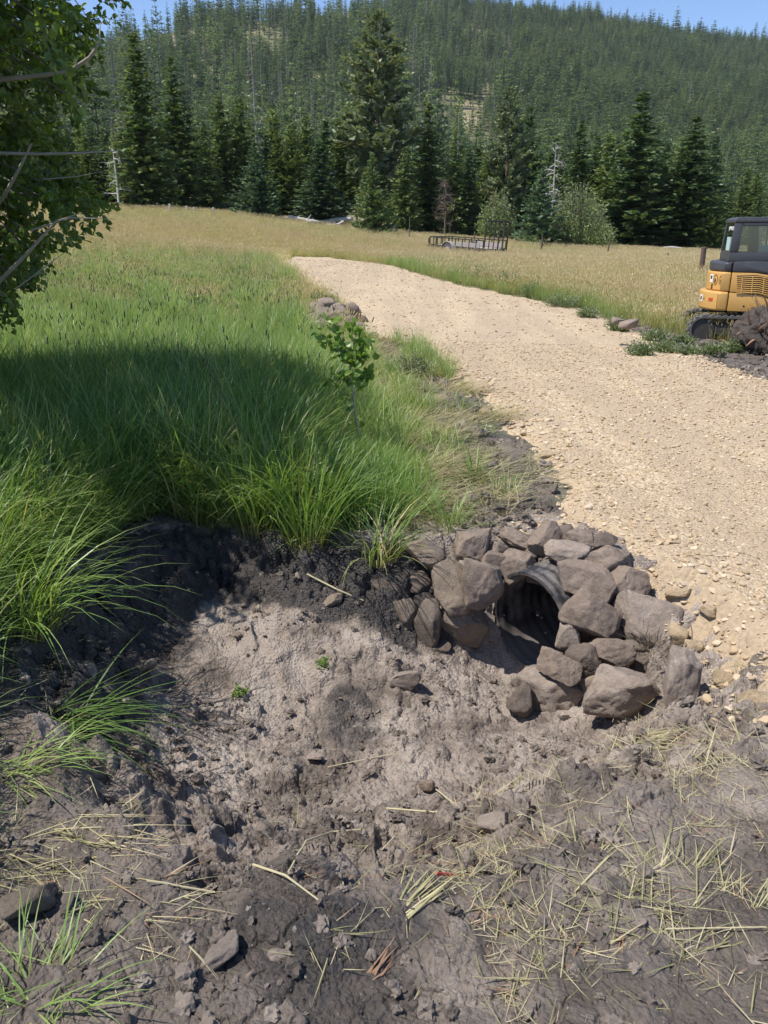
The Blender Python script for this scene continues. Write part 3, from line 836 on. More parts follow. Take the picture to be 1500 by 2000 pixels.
# single stones in the pit and on the bank: px, py (on the ground), w, h, material
ST = [(787, 1328, 72, 44, ROCKP, 'pale flat stone on the pit floor near the culvert'), (966, 1612, 72, 48, ROCKP, 'whitish rock half buried in the front bank'), (269, 1468, 32, 40, ROCK, 'upright grey stone on the left slope of the pit'),
      (150, 1482, 34, 28, ROCKM, 'dark stone beside the left slope of the pit'), (52, 1762, 118, 56, ROCKM, 'dark boulder with a white vein among dry grass'), (652, 1172, 52, 26, ROCKT, 'tan stone protruding from the peat wall'),
      (172, 1312, 36, 44, ROCKP, 'stone standing at the foot of the left wall'), (133, 1180, 30, 30, ROCKP, 'pale lump caught in the left wall under the grass'), (833, 1533, 34, 24, ROCK, 'rounded cobble on the front slope of the pit'),
      (490, 1904, 26, 14, ROCK, 'small smooth pebble on the dark loam'), (724, 1864, 26, 22, ROCKP, 'brown pebble near the torn grass stalks'), (1340, 1434, 12, 16, LIME, 'tiny tan chip on the dark loam'),
      (1210, 1692, 12, 9, LIME, 'tiny ochre chip among the cut grass'), (281, 1302, 60, 24, ROCKT, 'rust-stained flat stone flush with the pit floor'), (612, 1478, 40, 16, ROCKP, 'pale sliver of stone in the pit floor'),
      (1470, 1364, 70, 36, LIME, 'broad tan limestone block at the corner of the gravel'), (1410, 1325, 50, 36, LIME, 'rounded tan limestone at the gravel foot'), (1355, 1262, 40, 30, LIME, 'tan limestone cobble beside the tall narrow slab'),
      (1322, 1240, 44, 46, LIME, 'tan limestone leaning on the wide upright slab'), (1330, 1160, 60, 20, LIME, 'long tan limestone sliver on the gravel slope'), (1385, 1195, 40, 26, LIME, 'pale limestone cobble on the gravel slope'),
      (945, 806, 34, 14, LIME, 'whitish flat rock on the near edge of the track'), (985, 1085, 28, 24, LIME, 'yellow limestone behind the boulders by the grass'), (893, 742, 40, 16, LIME, 'tan flat rock where the verge meets the track'), (1068, 890, 30, 20, LIME, 'ochre stone at the verge edge'),
      (700, 626, 40, 14, LIME, 'tan flagstone touching the distant heap'), (545, 1848, 74, 44, ROCKM, 'grey clay slab broken on the front slope'), (420, 1845, 150, 50, ROCKM, 'long grey clay slab sheared off by the digger'), (285, 1638, 64, 44, ROCKM, 'smooth grey clay slab on the left slope')]
for k, (px, py, w, h, mt, lb) in enumerate(ST):
    g = ground_at(px, py + h * 0.35)
    flat = 'slab' in lb or 'flagstone' in lb or 'flat' in lb
    if 'clay slab' in lb: mt = CLAYM; w *= .72; h *= .8
    o = rock('stone' if mt is not CLAYM else 'clay_chunk', px, py, g[1], w, h, [0, 12, -8, 20][k % 4], lb, 700 + k * 3, mt, 0.9, cuts=10, cat='stone' if 'clay' not in lb else 'clay slab', sub=4 if w > 30 else 3,
             sink=(.03 if mt is CLAYM else 0.0), tilt=(-0.45 if flat and mt is not CLAYM else -.15))

# ------------------------------------------------------------------ corrugated culvert pipe
def culvert():
    C0 = PIPE_C
    ax = Vector(PIPE_AX)
    R = PIPE_R
    t = empty('culvert_pipe', C0, 'black corrugated plastic culvert pipe opening between stacked boulders', 'culvert')
    side = ax.cross(Vector((0, 0, 1))).normalized(); up = side.cross(ax).normalized()
    L = 5.2; ns = 420; nc = 56
    def shell(rad, corr, phase, reverse):
        vs = []
        for i in range(ns + 1):
            s = L * i / ns
            rr_ = rad + corr * math.sin(s * 2 * math.pi / 0.075 + phase) * min(1, s / 0.02)
            for k in range(nc):
                a = 2 * math.pi * k / nc
                squash = 1.06 if True else 1
                vs.append(ax * s + side * math.cos(a) * rr_ * 0.97 + up * math.sin(a) * rr_ * squash)
        i = np.arange(ns)[:, None] * nc; j = np.arange(nc)[None, :]; j2 = (j + 1) % nc
        Q = np.stack([i + j, i + j2, i + nc + j2, i + nc + j], -1).reshape(-1, 4)
        if reverse: Q = Q[:, ::-1]
        return np.array(vs), Q
    m, nt, out = _new('black_culvert_plastic'); n = N(nt)
    pos = n('TexCoord').outputs['Object']
    d = n.ramp(n.noise(pos, 6, 8, 0.7), [(0.42, 0), (0.62, 1)])
    low = n('MapRange', {'Value': n('SeparateXYZ', {0: pos}).outputs['Z'], 1: -0.12, 2: -0.26}, clamp=True).outputs[0]
    d = n.math('MAXIMUM', d, n.math('MULTIPLY', low, 0.95))
    c = n.mix(d, (0.025, 0.025, 0.028), (0.17, 0.145, 0.13))
    b = n('BsdfPrincipled', {'Base Color': c, 'Roughness': n.ramp(d, [(0, 0.38), (1, 0.85)])})
    nt.links.new(b.outputs[0], out.inputs[0])
    V, Q = shell(R + 0.012, 0.009, 0, True)
    link('outer_wall', mesh_np('outer_wall', V, Q, smooth=True), m, t)
    V, Q = shell(R - 0.006, 0.0025, 1.0, False)
    link('inner_wall', mesh_np('inner_wall', V, Q, smooth=True), m, t)
    b_ = MB()
    for k in range(nc):
        pass
    vs = []; fs = []
    for k in range(nc):
        a = 2 * math.pi * k / nc
        for (rd, s) in ((R + 0.012, 0.0), (R + 0.012, -0.006), (R - 0.006, -0.006), (R - 0.006, 0.0)):
            vs.append(ax * s + side * math.cos(a) * rd * 0.97 + up * math.sin(a) * rd * 1.06)
        k2 = (k + 1) % nc
        for q in range(4):
            q2 = (q + 1) % 4
            fs.append((k * 4 + q, k2 * 4 + q, k2 * 4 + q2, k * 4 + q2))
    b_.add(vs, fs); b_.build('rim', m, t, smooth=True)
culvert()

# ------------------------------------------------------------------ loose gravel on the road: uncountable chips
def chip(seed):
    r = np.random.default_rng(seed)
    V, F = ico(2)
    P = V.copy()
    for k in range(9):
        nrm = r.normal(size=3); nrm /= np.linalg.norm(nrm)
        s = P @ nrm - r.uniform(0.45, 0.8)
        P -= np.where(s > 0, s, 0)[:, None] * nrm
    P = P * np.array([1, r.uniform(0.55, 0.9), r.uniform(0.3, 0.6)])
    me = mesh_np('gravel_chip', P, None, F)
    return link('gravel_chip', me, CHIP, scene=False)
def chip_mat():
    m, nt, out = _new('limestone_chip'); n = N(nt)
    r = n('ObjectInfo').outputs['Random']
    c = n.ramp(r, [(0.0, (0.36, 0.26, 0.155)), (0.3, (0.47, 0.35, 0.215)), (0.65, (0.56, 0.435, 0.285)), (0.95, (0.64, 0.53, 0.39)), (1.0, (0.33, 0.27, 0.22))])
    c = n.mix(n.math('MULTIPLY', n.noise(n('TexCoord').outputs['Object'], 2.2, 6, 0.7), 0.5), c, (0.32, 0.235, 0.15))
    b = n('BsdfPrincipled', {'Base Color': c, 'Roughness': 0.95})
    nt.links.new(b.outputs[0], out.inputs[0])
    return m
CHIP = chip_mat()
chips = protos('gravel_chips', [chip(900 + k) for k in range(10)])
def road_pts(n, r0, r1):
    a = np.radians(rng.uniform(-32, 46, n)); r = np.sqrt(rng.uniform(r0 ** 2, r1 ** 2, n))
    x = np.sin(a) * r; y = np.cos(a) * r
    e, h = road_h(x, y)
    k = e > -0.13 + 0.2 * rng.random(n) ** 2 * 0
    k &= (e > 0.02) | (rng.random(n) < 0.45)
    x, y, h, e = x[k], y[k], h[k], e[k]
    return x, y, np.maximum(terrain(x, y) + h, surf(x, y)), e
PP = []; SS = []
for n_, r0, r1, lo, hi in ((26000, 2.3, 6.5, .006, .02), (30000, 6.5, 14, .012, .03), (16000, 14, 34, .02, .045)):
    x, y, z, e = road_pts(n_, r0, r1)
    s = lo + (hi - lo) * rng.random(len(x)) ** 3.0
    # coarser stone spills over the near edges
    s = np.where((e < 0.45) & (np.hypot(x, y) < 17), s * (1.0 + 0.9 * rng.random(len(x))), s)
    PP.append(np.stack([x, y, z + s * 0.15], -1)); SS.append(s)
PP = np.concatenate(PP); SS = np.concatenate(SS)
scatter('gravel', chips, PP, np.stack([rng.normal(0, .25, len(PP)), rng.normal(0, .25, len(PP)), rng.uniform(0, 6.28, len(PP))], -1), SS, rng.integers(0, 10, len(PP)), 'loose tan limestone chips scattered over the track')

# clods of soil: uncountable lumps
def clod(seed):
    V, F = ico(3)
    P = V * (1 + 0.75 * fbm(V[:, 0] * 1.7 + seed, V[:, 1] * 1.3, V[:, 2] * 1.3, oct=4, seed=seed)[:, None])
    f1, f2, rid, ox, oy = worley(V[:, 0] * 3 + V[:, 2] * 2, V[:, 1] * 3 - V[:, 2], seed)
    P = P * (1 + 0.4 * (rid - 0.5))[:, None] * np.array([1, 0.85, 0.6])
    return link('soil_clod', mesh_np('soil_clod', P, None, F), CLOD, scene=False)
def clod_mat():
    m, nt, out = _new('soil_clod'); n = N(nt)
    r = n('ObjectInfo').outputs['Random']; pos = n('NewGeometry').outputs['Position']
    f = n.math('ADD', n.math('MULTIPLY', r, 0.6), n.math('MULTIPLY', n.noise(pos, 20, 6, 0.7), 0.5))
    c = n.ramp(f, [(0.15, (0.075, 0.06, 0.049)), (0.45, (0.145, 0.117, 0.096)), (0.75, (0.23, 0.188, 0.155)), (0.95, (0.32, 0.268, 0.224))])
    b = n('BsdfPrincipled', {'Base Color': c, 'Roughness': 0.95})
    bp = n('Bump', {'Height': n.noise(pos, 90, 6, 0.7), 'Strength': 0.8, 'Distance': 0.01})
    nt.links.new(bp.outputs[0], b.inputs['Normal']); nt.links.new(b.outputs[0], out.inputs[0])
    return m
CLOD = clod_mat()
clods = protos('soil_clods', [clod(1300 + k) for k in range(8)])
n_ = 21000
x = rng.uniform(-2.1, 3.6, n_); y = rng.uniform(0.8, 5.2, n_)
dens = sstep(-0.25, 0.45, fbm(x * 1.6, y * 1.6, oct=3, seed=61))
ms, _ = poly_sd(x, y, MUDFRONT)
k = (ms > -0.05) & (rng.random(n_) < 0.10 + 0.9 * dens) & (road_sd(x, y) < -0.08)
x, y = x[k], y[k]
s = 0.003 + 0.026 * rng.random(len(x)) ** 5
P1 = np.stack([x, y, surf(x, y) + s * 0.1], -1)
x2 = []; 
for sp_ in SOIL:
    lo = sp_.min(0); hi = sp_.max(0)
    q = rng.uniform(lo, hi, (1500, 2)); sd, _ = poly_sd(q[:, 0], q[:, 1], sp_)
    x2.append(q[sd > 0])
x2 = np.concatenate(x2); s2 = 0.012 + 0.06 * rng.random(len(x2)) ** 3
P2 = np.stack([x2[:, 0], x2[:, 1], surf(x2[:, 0], x2[:, 1]) + s2 * 0.1], -1)
P = np.concatenate([P1, P2]); S = np.concatenate([s, s2])
scatter('soil_clods', clods, P, rng.uniform(0, 6.28, (len(P), 3)) * np.array([.15, .15, 1]), S, rng.integers(0, 8, len(P)), 'crumbled clods of dark soil strewn over the diggings')
# ------------------------------------------------------------------ grass
def blade_arrays(n, base, azm, lean, length, width, curl, segs=5, fold=0.0, r=None, tw=0.5):
    r = r or rng
    t = np.linspace(0, 1, segs + 1)
    th = lean[:, None] + curl[:, None] * t[None, :] ** 1.4
    th = np.minimum(th, 2.6)
    step = (length / segs)[:, None]
    thm = (th[:, 1:] + th[:, :-1]) / 2
    hx = np.concatenate([np.zeros((n, 1)), np.cumsum(np.sin(thm) * step, 1)], 1)
    hz = np.concatenate([np.zeros((n, 1)), np.cumsum(np.cos(thm) * step, 1)], 1)
    C = np.stack([base[:, None, 0] + hx * np.cos(azm)[:, None], base[:, None, 1] + hx * np.sin(azm)[:, None], base[:, None, 2] + hz], -1)
    sa = azm + math.pi / 2 + r.normal(0, tw, n)
    S = np.stack([np.cos(sa), np.sin(sa), np.zeros(n)], -1)
    w = width[:, None] * np.clip(1.02 - t[None, :] ** 2.2, 0.03, 1) * (0.65 + 0.35 * np.minimum(1, t * 4))[None, :]
    V = np.stack([C - S[:, None] * w[..., None] / 2, C + S[:, None] * w[..., None] / 2], 2)     # n, segs+1, 2, 3
    idx = np.arange(n * (segs + 1) * 2).reshape(n, segs + 1, 2)
    Q = np.stack([idx[:, :-1, 0], idx[:, :-1, 1], idx[:, 1:, 1], idx[:, 1:, 0]], -1).reshape(-1, 4)
    al = np.broadcast_to(t[None, :, None], (n, segs + 1, 2)).reshape(-1)
    return V.reshape(-1, 3), Q, al, C

class Tuft:
    def __init__(self): self.V = []; self.Q = []; self.a = []; self.t = []; self.n = 0
    def add(self, V, Q, al, tint):
        self.V.append(V); self.Q.append(Q + self.n); self.a.append(al); self.t.append(tint); self.n += len(V)
    def blades(self, seed, n, rad, l0, l1, w, lean=(0.05, 0.5), curl=(0.2, 1.4), segs=5, tint=(0.2, 0.8), azm=None, outward=0.5, dead=0.0):
        r = np.random.default_rng(seed)
        a0 = r.uniform(0, 6.28, n); rd = rad * np.sqrt(r.random(n))
        base = np.stack([np.cos(a0) * rd, np.sin(a0) * rd, np.full(n, -0.015)], -1)
        az_ = np.where(r.random(n) < outward, a0 + r.normal(0, .5, n), r.uniform(0, 6.28, n)) if azm is None else r.normal(azm[0], azm[1], n)
        L = l0 + (l1 - l0) * r.beta(2.2, 1.6, n)
        V, Q, al, C = blade_arrays(n, base, az_, r.uniform(*lean, n), L, w * r.uniform(0.6, 1.2, n), r.uniform(*curl, n) , segs, r=r)
        tt = r.uniform(*tint, n); tt = np.where(r.random(n) < dead, 1.25, tt)
        self.add(V, Q, al, np.repeat(tt, (segs + 1) * 2))
        return C
    def heads(self, seed, tips, dirs, L, R, tint, nseg=6, taper=0.5):
        r = np.random.default_rng(seed)
        for p, d in zip(tips, dirs):
            d = d / np.linalg.norm(d)
            s = np.cross(d, (0.3, 0.9, 0.1)); s /= np.linalg.norm(s); u = np.cross(s, d)
            l = L * r.uniform(0.7, 1.3)
            vs = []
            prof = [(0, .3), (.15, 1), (.6, .9), (.9, .6), (1, .1)]
            for (q, f) in prof:
                for k in range(nseg):
                    a = 6.283 * k / nseg
                    vs.append(p + d * l * q + (s * math.cos(a) + u * math.sin(a)) * R * f)
            i = np.arange(len(prof) - 1)[:, None] * nseg; j = np.arange(nseg)[None, :]
            Q = np.stack([i + j, i + (j + 1) % nseg, i + nseg + (j + 1) % nseg, i + nseg + j], -1).reshape(-1, 4)
            self.add(np.array(vs), Q, np.ones(len(vs)), np.full(len(vs), tint))
    def mesh(self, name):
        return mesh_np(name, np.concatenate(self.V), np.concatenate(self.Q), None, {'tint': np.concatenate(self.t), 'along': np.concatenate(self.a)})

LUSH = leaf_mat('lush_sedge', [(0.0, (0.069, 0.132, 0.026)), (0.35, (0.149, 0.259, 0.054)), (0.7, (0.253, 0.385, 0.096)), (0.93, (0.391, 0.460, 0.168)), (1.0, (0.52, 0.45, 0.22))], 0.40, 0.035, 0.45, along=((0.24, 0.20, 0.075), 0.28), patch=0.9, pscale=1.1)
TIMO = leaf_mat('timothy_grass', [(0.0, (0.104, 0.116, 0.069)), (0.12, (0.122, 0.140, 0.081)), (0.2, (0.146, 0.232, 0.069)), (0.6, (0.281, 0.397, 0.138)), (1.0, (0.464, 0.525, 0.237))], 0.5, 0.03, 0.45, rand=0.15, patch=1.0, pscale=0.6)
MEAD = leaf_mat('ripe_meadow_grass', [(0.0, (0.24, 0.28, 0.10)), (0.3, (0.44, 0.42, 0.19)), (0.6, (0.62, 0.54, 0.30)), (0.85, (0.70, 0.59, 0.37)), (1.0, (0.64, 0.50, 0.34))], 0.40, 0.03, 0.5, rand=0.25, patch=0.9, pscale=0.16)
STRAW = leaf_mat('cut_straw', [(0.0, (0.12, 0.10, 0.06)), (0.2, (0.24, 0.24, 0.10)), (0.45, (0.40, 0.37, 0.19)), (0.7, (0.53, 0.46, 0.28)), (0.9, (0.58, 0.49, 0.33)), (1.0, (0.30, 0.17, 0.10))], 0.25, 0.03, 0.5, rand=0.55)

sedge = []
for k in range(7):
    t = Tuft(); t.blades(2000 + k, 54, 0.11, 0.34, 0.88, 0.0105, lean=(0.02, 0.45), curl=(0.25, 1.9), segs=6, outward=.7, dead=.09)
    t.blades(2050 + k, 14, 0.12, 0.2, 0.5, 0.007, lean=(0.3, 0.9), curl=(0.3, 1.2), segs=5, tint=(0.6, 1.0))
    sedge.append(link('sedge_tuft', t.mesh('sedge_tuft'), LUSH, scene=False))
timo = []
for k in range(6):
    t = Tuft(); t.blades(2100 + k, 34, 0.13, 0.3, 0.74, 0.0095, lean=(0.02, 0.35), curl=(0.1, 1.0), segs=4, tint=(0.28, 0.85), dead=.07)
    C = t.blades(2150 + k, [0, 0, 1, 0, 0, 0][k] + 1, 0.12, 0.68, 0.95, 0.0042, lean=(0.0, 0.14), curl=(0.0, 0.25), segs=4, tint=(0.3, 0.55))
    nh = [0, 0, 1, 0, 0, 0][k]
    if nh: t.heads(2180 + k, C[:nh, -1], C[:nh, -1] - C[:nh, -2], 0.05, 0.0048, 0.07)
    timo.append(link('timothy_tuft', t.mesh('timothy_tuft'), TIMO, scene=False))
mead = []
for k in range(6):
    t = Tuft(); t.blades(2200 + k, 70, 0.32, 0.18, 0.42, 0.010, lean=(0.03, 0.5), curl=(0.1, 0.9), segs=3, tint=(0.1, 0.6))
    C = t.blades(2250 + k, 20, 0.32, 0.28, 0.48, 0.006, lean=(0.02, 0.3), curl=(0.05, 0.5), segs=3, tint=(0.5, 0.85))
    t.heads(2280 + k, C[:, -1], C[:, -1] - C[:, -2] * 0.999, 0.06, 0.007, 0.8, nseg=4)
    mead.append(link('meadow_tuft', t.mesh('meadow_tuft'), MEAD, scene=False))
flat = []
for k in range(6):
    t = Tuft(); t.blades(2300 + k, 46, 0.2, 0.25, 0.65, 0.006, lean=(1.2, 1.54), curl=(-0.15, 0.2), segs=4, tint=(0.1, 0.9), azm=(0.0, 0.7))
    t.blades(2350 + k, 6, 0.16, 0.08, 0.2, 0.005, lean=(0.4, 1.1), curl=(0.2, 0.8), segs=4, tint=(0.0, 0.35))
    flat.append(link('flattened_grass', t.mesh('flattened_grass'), STRAW, scene=False))
low = []
for k in range(5):
    t = Tuft(); t.blades(2400 + k, 46, 0.14, 0.12, 0.36, 0.0065, lean=(0.1, 0.8), curl=(0.2, 1.2), segs=4, tint=(0.3, 0.9))
    low.append(link('short_turf', t.mesh('short_turf'), LUSH, scene=False))
CG = protos('sedge_kinds', sedge); CT = protos('timothy_kinds', timo); CM = protos('meadow_kinds', mead); CF = protos('flattened_kinds', flat); CLW = protos('turf_kinds', low)

def soil_sd(x, y, which):
    return poly_sd(x, y, SOIL[which])[0]

def place(name, coll, nk, x, y, smin, smax, label, tilt=0.12, zoff=0.0, azm=None, sc=None):
    s = (smin + (smax - smin) * rng.random(len(x))) if sc is None else sc
    z = surf(x, y) + zoff
    rot = np.stack([rng.normal(0, tilt, len(x)), rng.normal(0, tilt, len(x)), rng.uniform(0, 6.283, len(x)) if azm is None else azm], -1)
    return scatter(name, coll, np.stack([x, y, z], -1), rot, s, rng.integers(0, nk, len(x)), label)

def polar(n, a0, a1, r0, r1):
    a = np.radians(rng.uniform(a0, a1, n)); r = np.sqrt(rng.uniform(r0 ** 2, r1 ** 2, n))
    return np.sin(a) * r, np.cos(a) * r

def mudmask(x, y):
    m1, _ = poly_sd(x, y, MUDFRONT)
    return m1 + 0.13 * fbm(x * 1.9, y * 1.9, oct=4, seed=3)

# lush sedge on the wet ground behind and left of the pit
x, y = polar(9000, -62, 8, 1.6, 8.6)
m = mudmask(x, y); rs = road_sd(x, y); s1 = soil_sd(x, y, 1)
px_, py_ = project(np.stack([x, y, surf(x, y)], -1))
k = (m < -0.02) & (rs < -0.25) & (s1 < 0.05)
# thins out towards the verge
VX = lambda y: np.interp(y, [4, 5, 6, 8, 10, 12, 16, 21], [0.32, 0.16, 0.02, -0.42, -0.85, -1.25, -1.9, -2.6])
verge = sstep(-0.12, 0.3, x - VX(y) + 0.15 * fbm(x * 2, y * 2, oct=2, seed=55))
k &= rng.random(len(x)) > verge * 0.985
k &= rng.random(len(x)) < np.where(y < 6.4, 1.0, 0.75)
x, y, verge = x[k], y[k], verge[k]
sc = (0.62 + 0.5 * rng.random(len(x))) * (1 - 0.45 * verge) * np.where(y < 2.2, 0.75, 1)
sc *= 1 - 0.34 * sstep(-0.75, 0.05, x) * (y < 9)
sc *= 1 - 0.35 * sstep(-0.8, -0.45, x) * (y > 4.75) * (y < 7.2)
edge_n = np.clip(-mudmask(x, y) / 0.35, 0, 1)
sc *= 0.72 + 0.28 * edge_n
place('tall_sedge', CG, 7, x, y, 0, 0, 'tall lush green sedge around the dug pit', 0.16, sc=sc)
# timothy and upright grass further back on the left
x, y = polar(25000, -50, 6, 6.2, 28)
k = (road_sd(x, y) < -0.3) & (soil_sd(x, y, 1) < 0.0) & (rng.random(len(x)) < np.interp(np.hypot(x, y), [6, 8, 14, 20, 28], [0.5, 1, .85, .6, 0.1]))
k &= rng.random(len(x)) > 0.97 * sstep(-0.25, 0.35, x - VX(y) + 0.25 * fbm(x, y, oct=2, seed=56))
x, y = x[k], y[k]
place('timothy_grass', CT, 6, x, y, 0, 0, 'upright green timothy grass with dark seed heads', 0.10, sc=(0.5 + 0.5 * rng.random(len(x)) ** 1.5) * (1 + 0.5 * fbm(x * .9, y * .9, oct=3, seed=58)))
# tall seeding stalks standing clear of the sward
talls = []
for k in range(5):
    t = Tuft(); C = t.blades(2600 + k, 3 + k % 2, 0.16, 0.85, 1.15, 0.0045, lean=(0.0, 0.2), curl=(0.0, 0.35), segs=5, tint=(0.3, 0.6))
    t.heads(2620 + k, C[:, -1], C[:, -1] - C[:, -2], 0.06, 0.0052, 0.06)
    t.blades(2640 + k, 6, 0.12, 0.4, 0.75, 0.009, lean=(0.05, 0.5), curl=(0.2, 1.2), segs=5, tint=(0.4, 0.9), dead=.2)
    talls.append(link('seeding_stalks', t.mesh('seeding_stalks'), TIMO, scene=False))
CTL = protos('stalk_kinds', talls)
x, y = polar(900, -45, 4, 5.4, 18)
k = (x < VX(y) + .1) & (rng.random(len(x)) < 0.25 + 0.75 * (fbm(x * .9, y * .9, oct=3, seed=59) > 0)) & (road_sd(x, y) < -.3)
x, y = x[k], y[k]
place('seeding_grass', CTL, 5, x, y, .7, 1.05, 'tall grass stalks with dark seed heads above the green sward', .08)
# taller green grass and weeds along the far side of the track
x, y = polar(16000, -8, 40, 10, 30)
rs = road_sd(x, y)
k = (rs < -0.04) & (rs > -2.2) & (x - 0.2 > VX(y) + 1.5) & (soil_sd(x, y, 0) < -0.05) & (rng.random(len(x)) < np.exp(rs * 0.6))
x, y = x[k], y[k]
place('roadside_grass', CT, 6, x, y, 0.42, 0.75, 'green grass fringe along the far side of the track', 0.18)
# ripe meadow
def meadow(n, a0, a1, r0, r1, s0, s1):
    x, y = polar(n, a0, a1, r0, r1)
    px_, py_ = project(np.stack([x, y, terrain(x, y)], -1))
    k = (road_sd(x, y) < -0.25) & (soil_sd(x, y, 0) < -0.1) & (soil_sd(x, y, 1) < 0)
    # left half close by belongs to the green grass
    leftness = sstep(1.0, -1.0, x + 0.13 * (y - 14))
    k &= rng.random(n) < np.where(np.hypot(x, y) < 19, 1 - leftness * sstep(21, 13, np.hypot(x, y)), np.where(np.hypot(x, y) < 27, 1 - leftness * .4, 1))
    x, y = x[k], y[k]
    return x, y, s0 + (s1 - s0) * rng.random(len(x))
X = [meadow(9000, -36, 40, 11, 24, .7, 1.0), meadow(14000, -36, 38, 24, 48, .75, 1.0), meadow(13000, -38, 38, 48, 84, 0.8, 1.05)]
x = np.concatenate([a[0] for a in X]); y = np.concatenate([a[1] for a in X]); s = np.concatenate([a[2] for a in X])
place('meadow_grass', CM, 6, x, y, 0, 0, 'ripe tan and green meadow grass', 0.1, sc=s)
# trampled verge and flattened swaths along the near edge of the road
x, y = polar(9000, -12, 30, 4.3, 17)
rs = road_sd(x, y); s1 = soil_sd(x, y, 1)
k = (rs < -0.05) & (mudmask(x, y) < 0.03) & (x - VX(y) > -0.25) & (rng.random(len(x)) < np.where(s1 > 0, 0.26, 0.85)) & (x - VX(y) < 3)
k &= fbm(x * 1.4, y * 1.4, oct=3, seed=77) > -0.28
x, y = x[k], y[k]
place('flattened_grass', CF, 6, x, y, 0.5, 0.95, 'pale flattened grass along the verge of the track', 0.12, azm=rng.normal(-0.5, 0.7, len(x)), zoff=0.012)
# low turf under everything on the verge
x, y = polar(7000, -20, 26, 4.2, 15)
k = (road_sd(x, y) < -0.18) & (mudmask(x, y) < 0.0) & (rng.random(len(x)) < np.where(soil_sd(x, y, 1) > 0.05, 0.05, np.where(x - VX(y) > 0.1, 0.22, 0.8))) & (np.abs(soil_sd(x, y, 1)) < 1.8)
x, y = x[k], y[k]
place('short_turf', CLW, 5, x, y, 0.6, 1.2, 'short green turf on the verge', 0.2)

# straw litter on the front bank
litter = []
for k in range(10):
    t = Tuft(); n_ = [3, 5, 8, 12, 4, 2, 16, 6, 1, 9][k]
    t.blades(2500 + k, n_, 0.05 + 0.004 * n_, 0.03, 0.17, 0.0038, lean=(1.38, 1.66), curl=(-0.35, 0.3), segs=3, tint=(0.05, 1.0), azm=(0, 0.45 if k % 3 else 3))
    litter.append(link('straw_bits', t.mesh('straw_bits'), STRAW, scene=False))
CLT = protos('straw_kinds', litter)
n_ = 15000
x = rng.uniform(-1.7, 3.2, n_); y = rng.uniform(0.9, 3.4, n_)
px_, py_ = project(np.stack([x, y, surf(x, y)], -1))
d = np.exp(-(((px_ - 1250) / 330) ** 2 + ((py_ - 1750) / 220) ** 2)) + 0.55 * np.exp(-(((px_ - 950) / 220) ** 2 + ((py_ - 1850) / 150) ** 2)) + 0.9 * np.exp(-(((px_ - 1470) / 130) ** 2 + ((py_ - 1480) / 110) ** 2))
d += 0.8 * np.exp(-(((px_ - 60) / 170) ** 2 + ((py_ - 1740) / 150) ** 2)) + 0.5 * np.exp(-(((px_ - 870) / 120) ** 2 + ((py_ - 1760) / 60) ** 2))
d *= 0.25 + 1.5 * sstep(-0.2, 0.45, fbm(x * 4.5, y * 4.5, oct=3, seed=88))
k = rng.random(n_) < np.clip(d * 0.62, 0.012, 1) * (pit_w(x, y)[1] < 0.75)
x, y = x[k], y[k]
place('straw_litter', CLT, 10, x, y, 0.45, 1.05, 'chopped straw and grass litter on the dark soil', 0.12, zoff=0.003)

# ------------------------------------------------------------------ single tufts one can point at
def tuft_thing(px, py, label, n, l0, l1, w, seed, lean=(0.05, .6), curl=(.3, 1.6), mat=None, rad=.09, tint=(.3, .95), azm=None, name='grass_tuft', cat='grass tuft', z=0.0, group=None):
    g = ground_at(px, py)
    t = Tuft(); t.blades(seed, int(n * (.7 if mat is STRAW else 1)), rad * (1.5 if mat is STRAW else 1), l0 * (.75 if mat is STRAW else 1), l1 * (.9 if mat is STRAW else 1), w * (.75 if mat is STRAW else 1), lean if mat is not STRAW else (max(lean[0], 1.25), max(lean[1], 1.55)), curl, 6, tint, azm, .75 if mat is not STRAW else 0.0)
    o = link(name, t.mesh(name), mat or LUSH, label=label, cat=cat, group=group)
    o.location = (g[0], g[1], surf(g[0], g[1])[0] + z)
    return o
tuft_thing(600, 1062, 'bright sedge clump with yellow bases overhanging the peat wall', 150, .45, .92, .009, 3001, (0.02, .45), (.1, 1.4), rad=.13)
tuft_thing(735, 1085, 'bushy light green clump drooping over the bank near the lone boulder', 120, .3, .62, .008, 3002, (0.1, .8), (.5, 1.8), rad=.12)
tuft_thing(500, 1035, 'dense green sedge clump at the crest of the shaded peat wall', 100, .4, .8, .009, 3003, (0.02, .5), (.3, 1.6), rad=.12, tint=(.2, .8))
tuft_thing(60, 1965, 'bright yellow-green tuft springing up at the near corner of the bank', 120, .10, .26, .0048, 3004, (0.7, 1.4), (.3, 1.2), rad=.11, tint=(.6, 1))
tuft_thing(25, 1500, 'drooping grass tuft hanging over the left slope of the pit', 60, .18, .38, .006, 3005, (0.8, 1.35), (.4, 1.2), rad=.1, azm=(0.0, .55), tint=(.55, 1))
tuft_thing(60, 1240, 'arching sedge clump leaning out over the shaded left wall', 110, .45, .85, .009, 3006, (0.2, .8), (.6, 1.7), rad=.12, azm=(-0.2, .9), tint=(.35, .9))
tuft_thing(100, 1380, 'straggly dark green tuft sagging down the left wall', 70, .3, .6, .008, 3007, (0.8, 1.4), (.3, 1.0), rad=.1, azm=(-0.4, .6), tint=(.1, .6))
tuft_thing(20, 1680, 'green and straw tuft flattened over the left bank', 90, .2, .42, .006, 3008, (1.0, 1.5), (0, .4), rad=.12, mat=STRAW, azm=(-0.35, .45), tint=(.05, .7))
tuft_thing(230, 1780, 'torn brown grass sod with trailing stems on the left bank', 90, .1, .3, .005, 3009, (.8, 1.5), (0, .5), rad=.09, mat=STRAW, azm=(-0.5, .8), tint=(.3, 1))
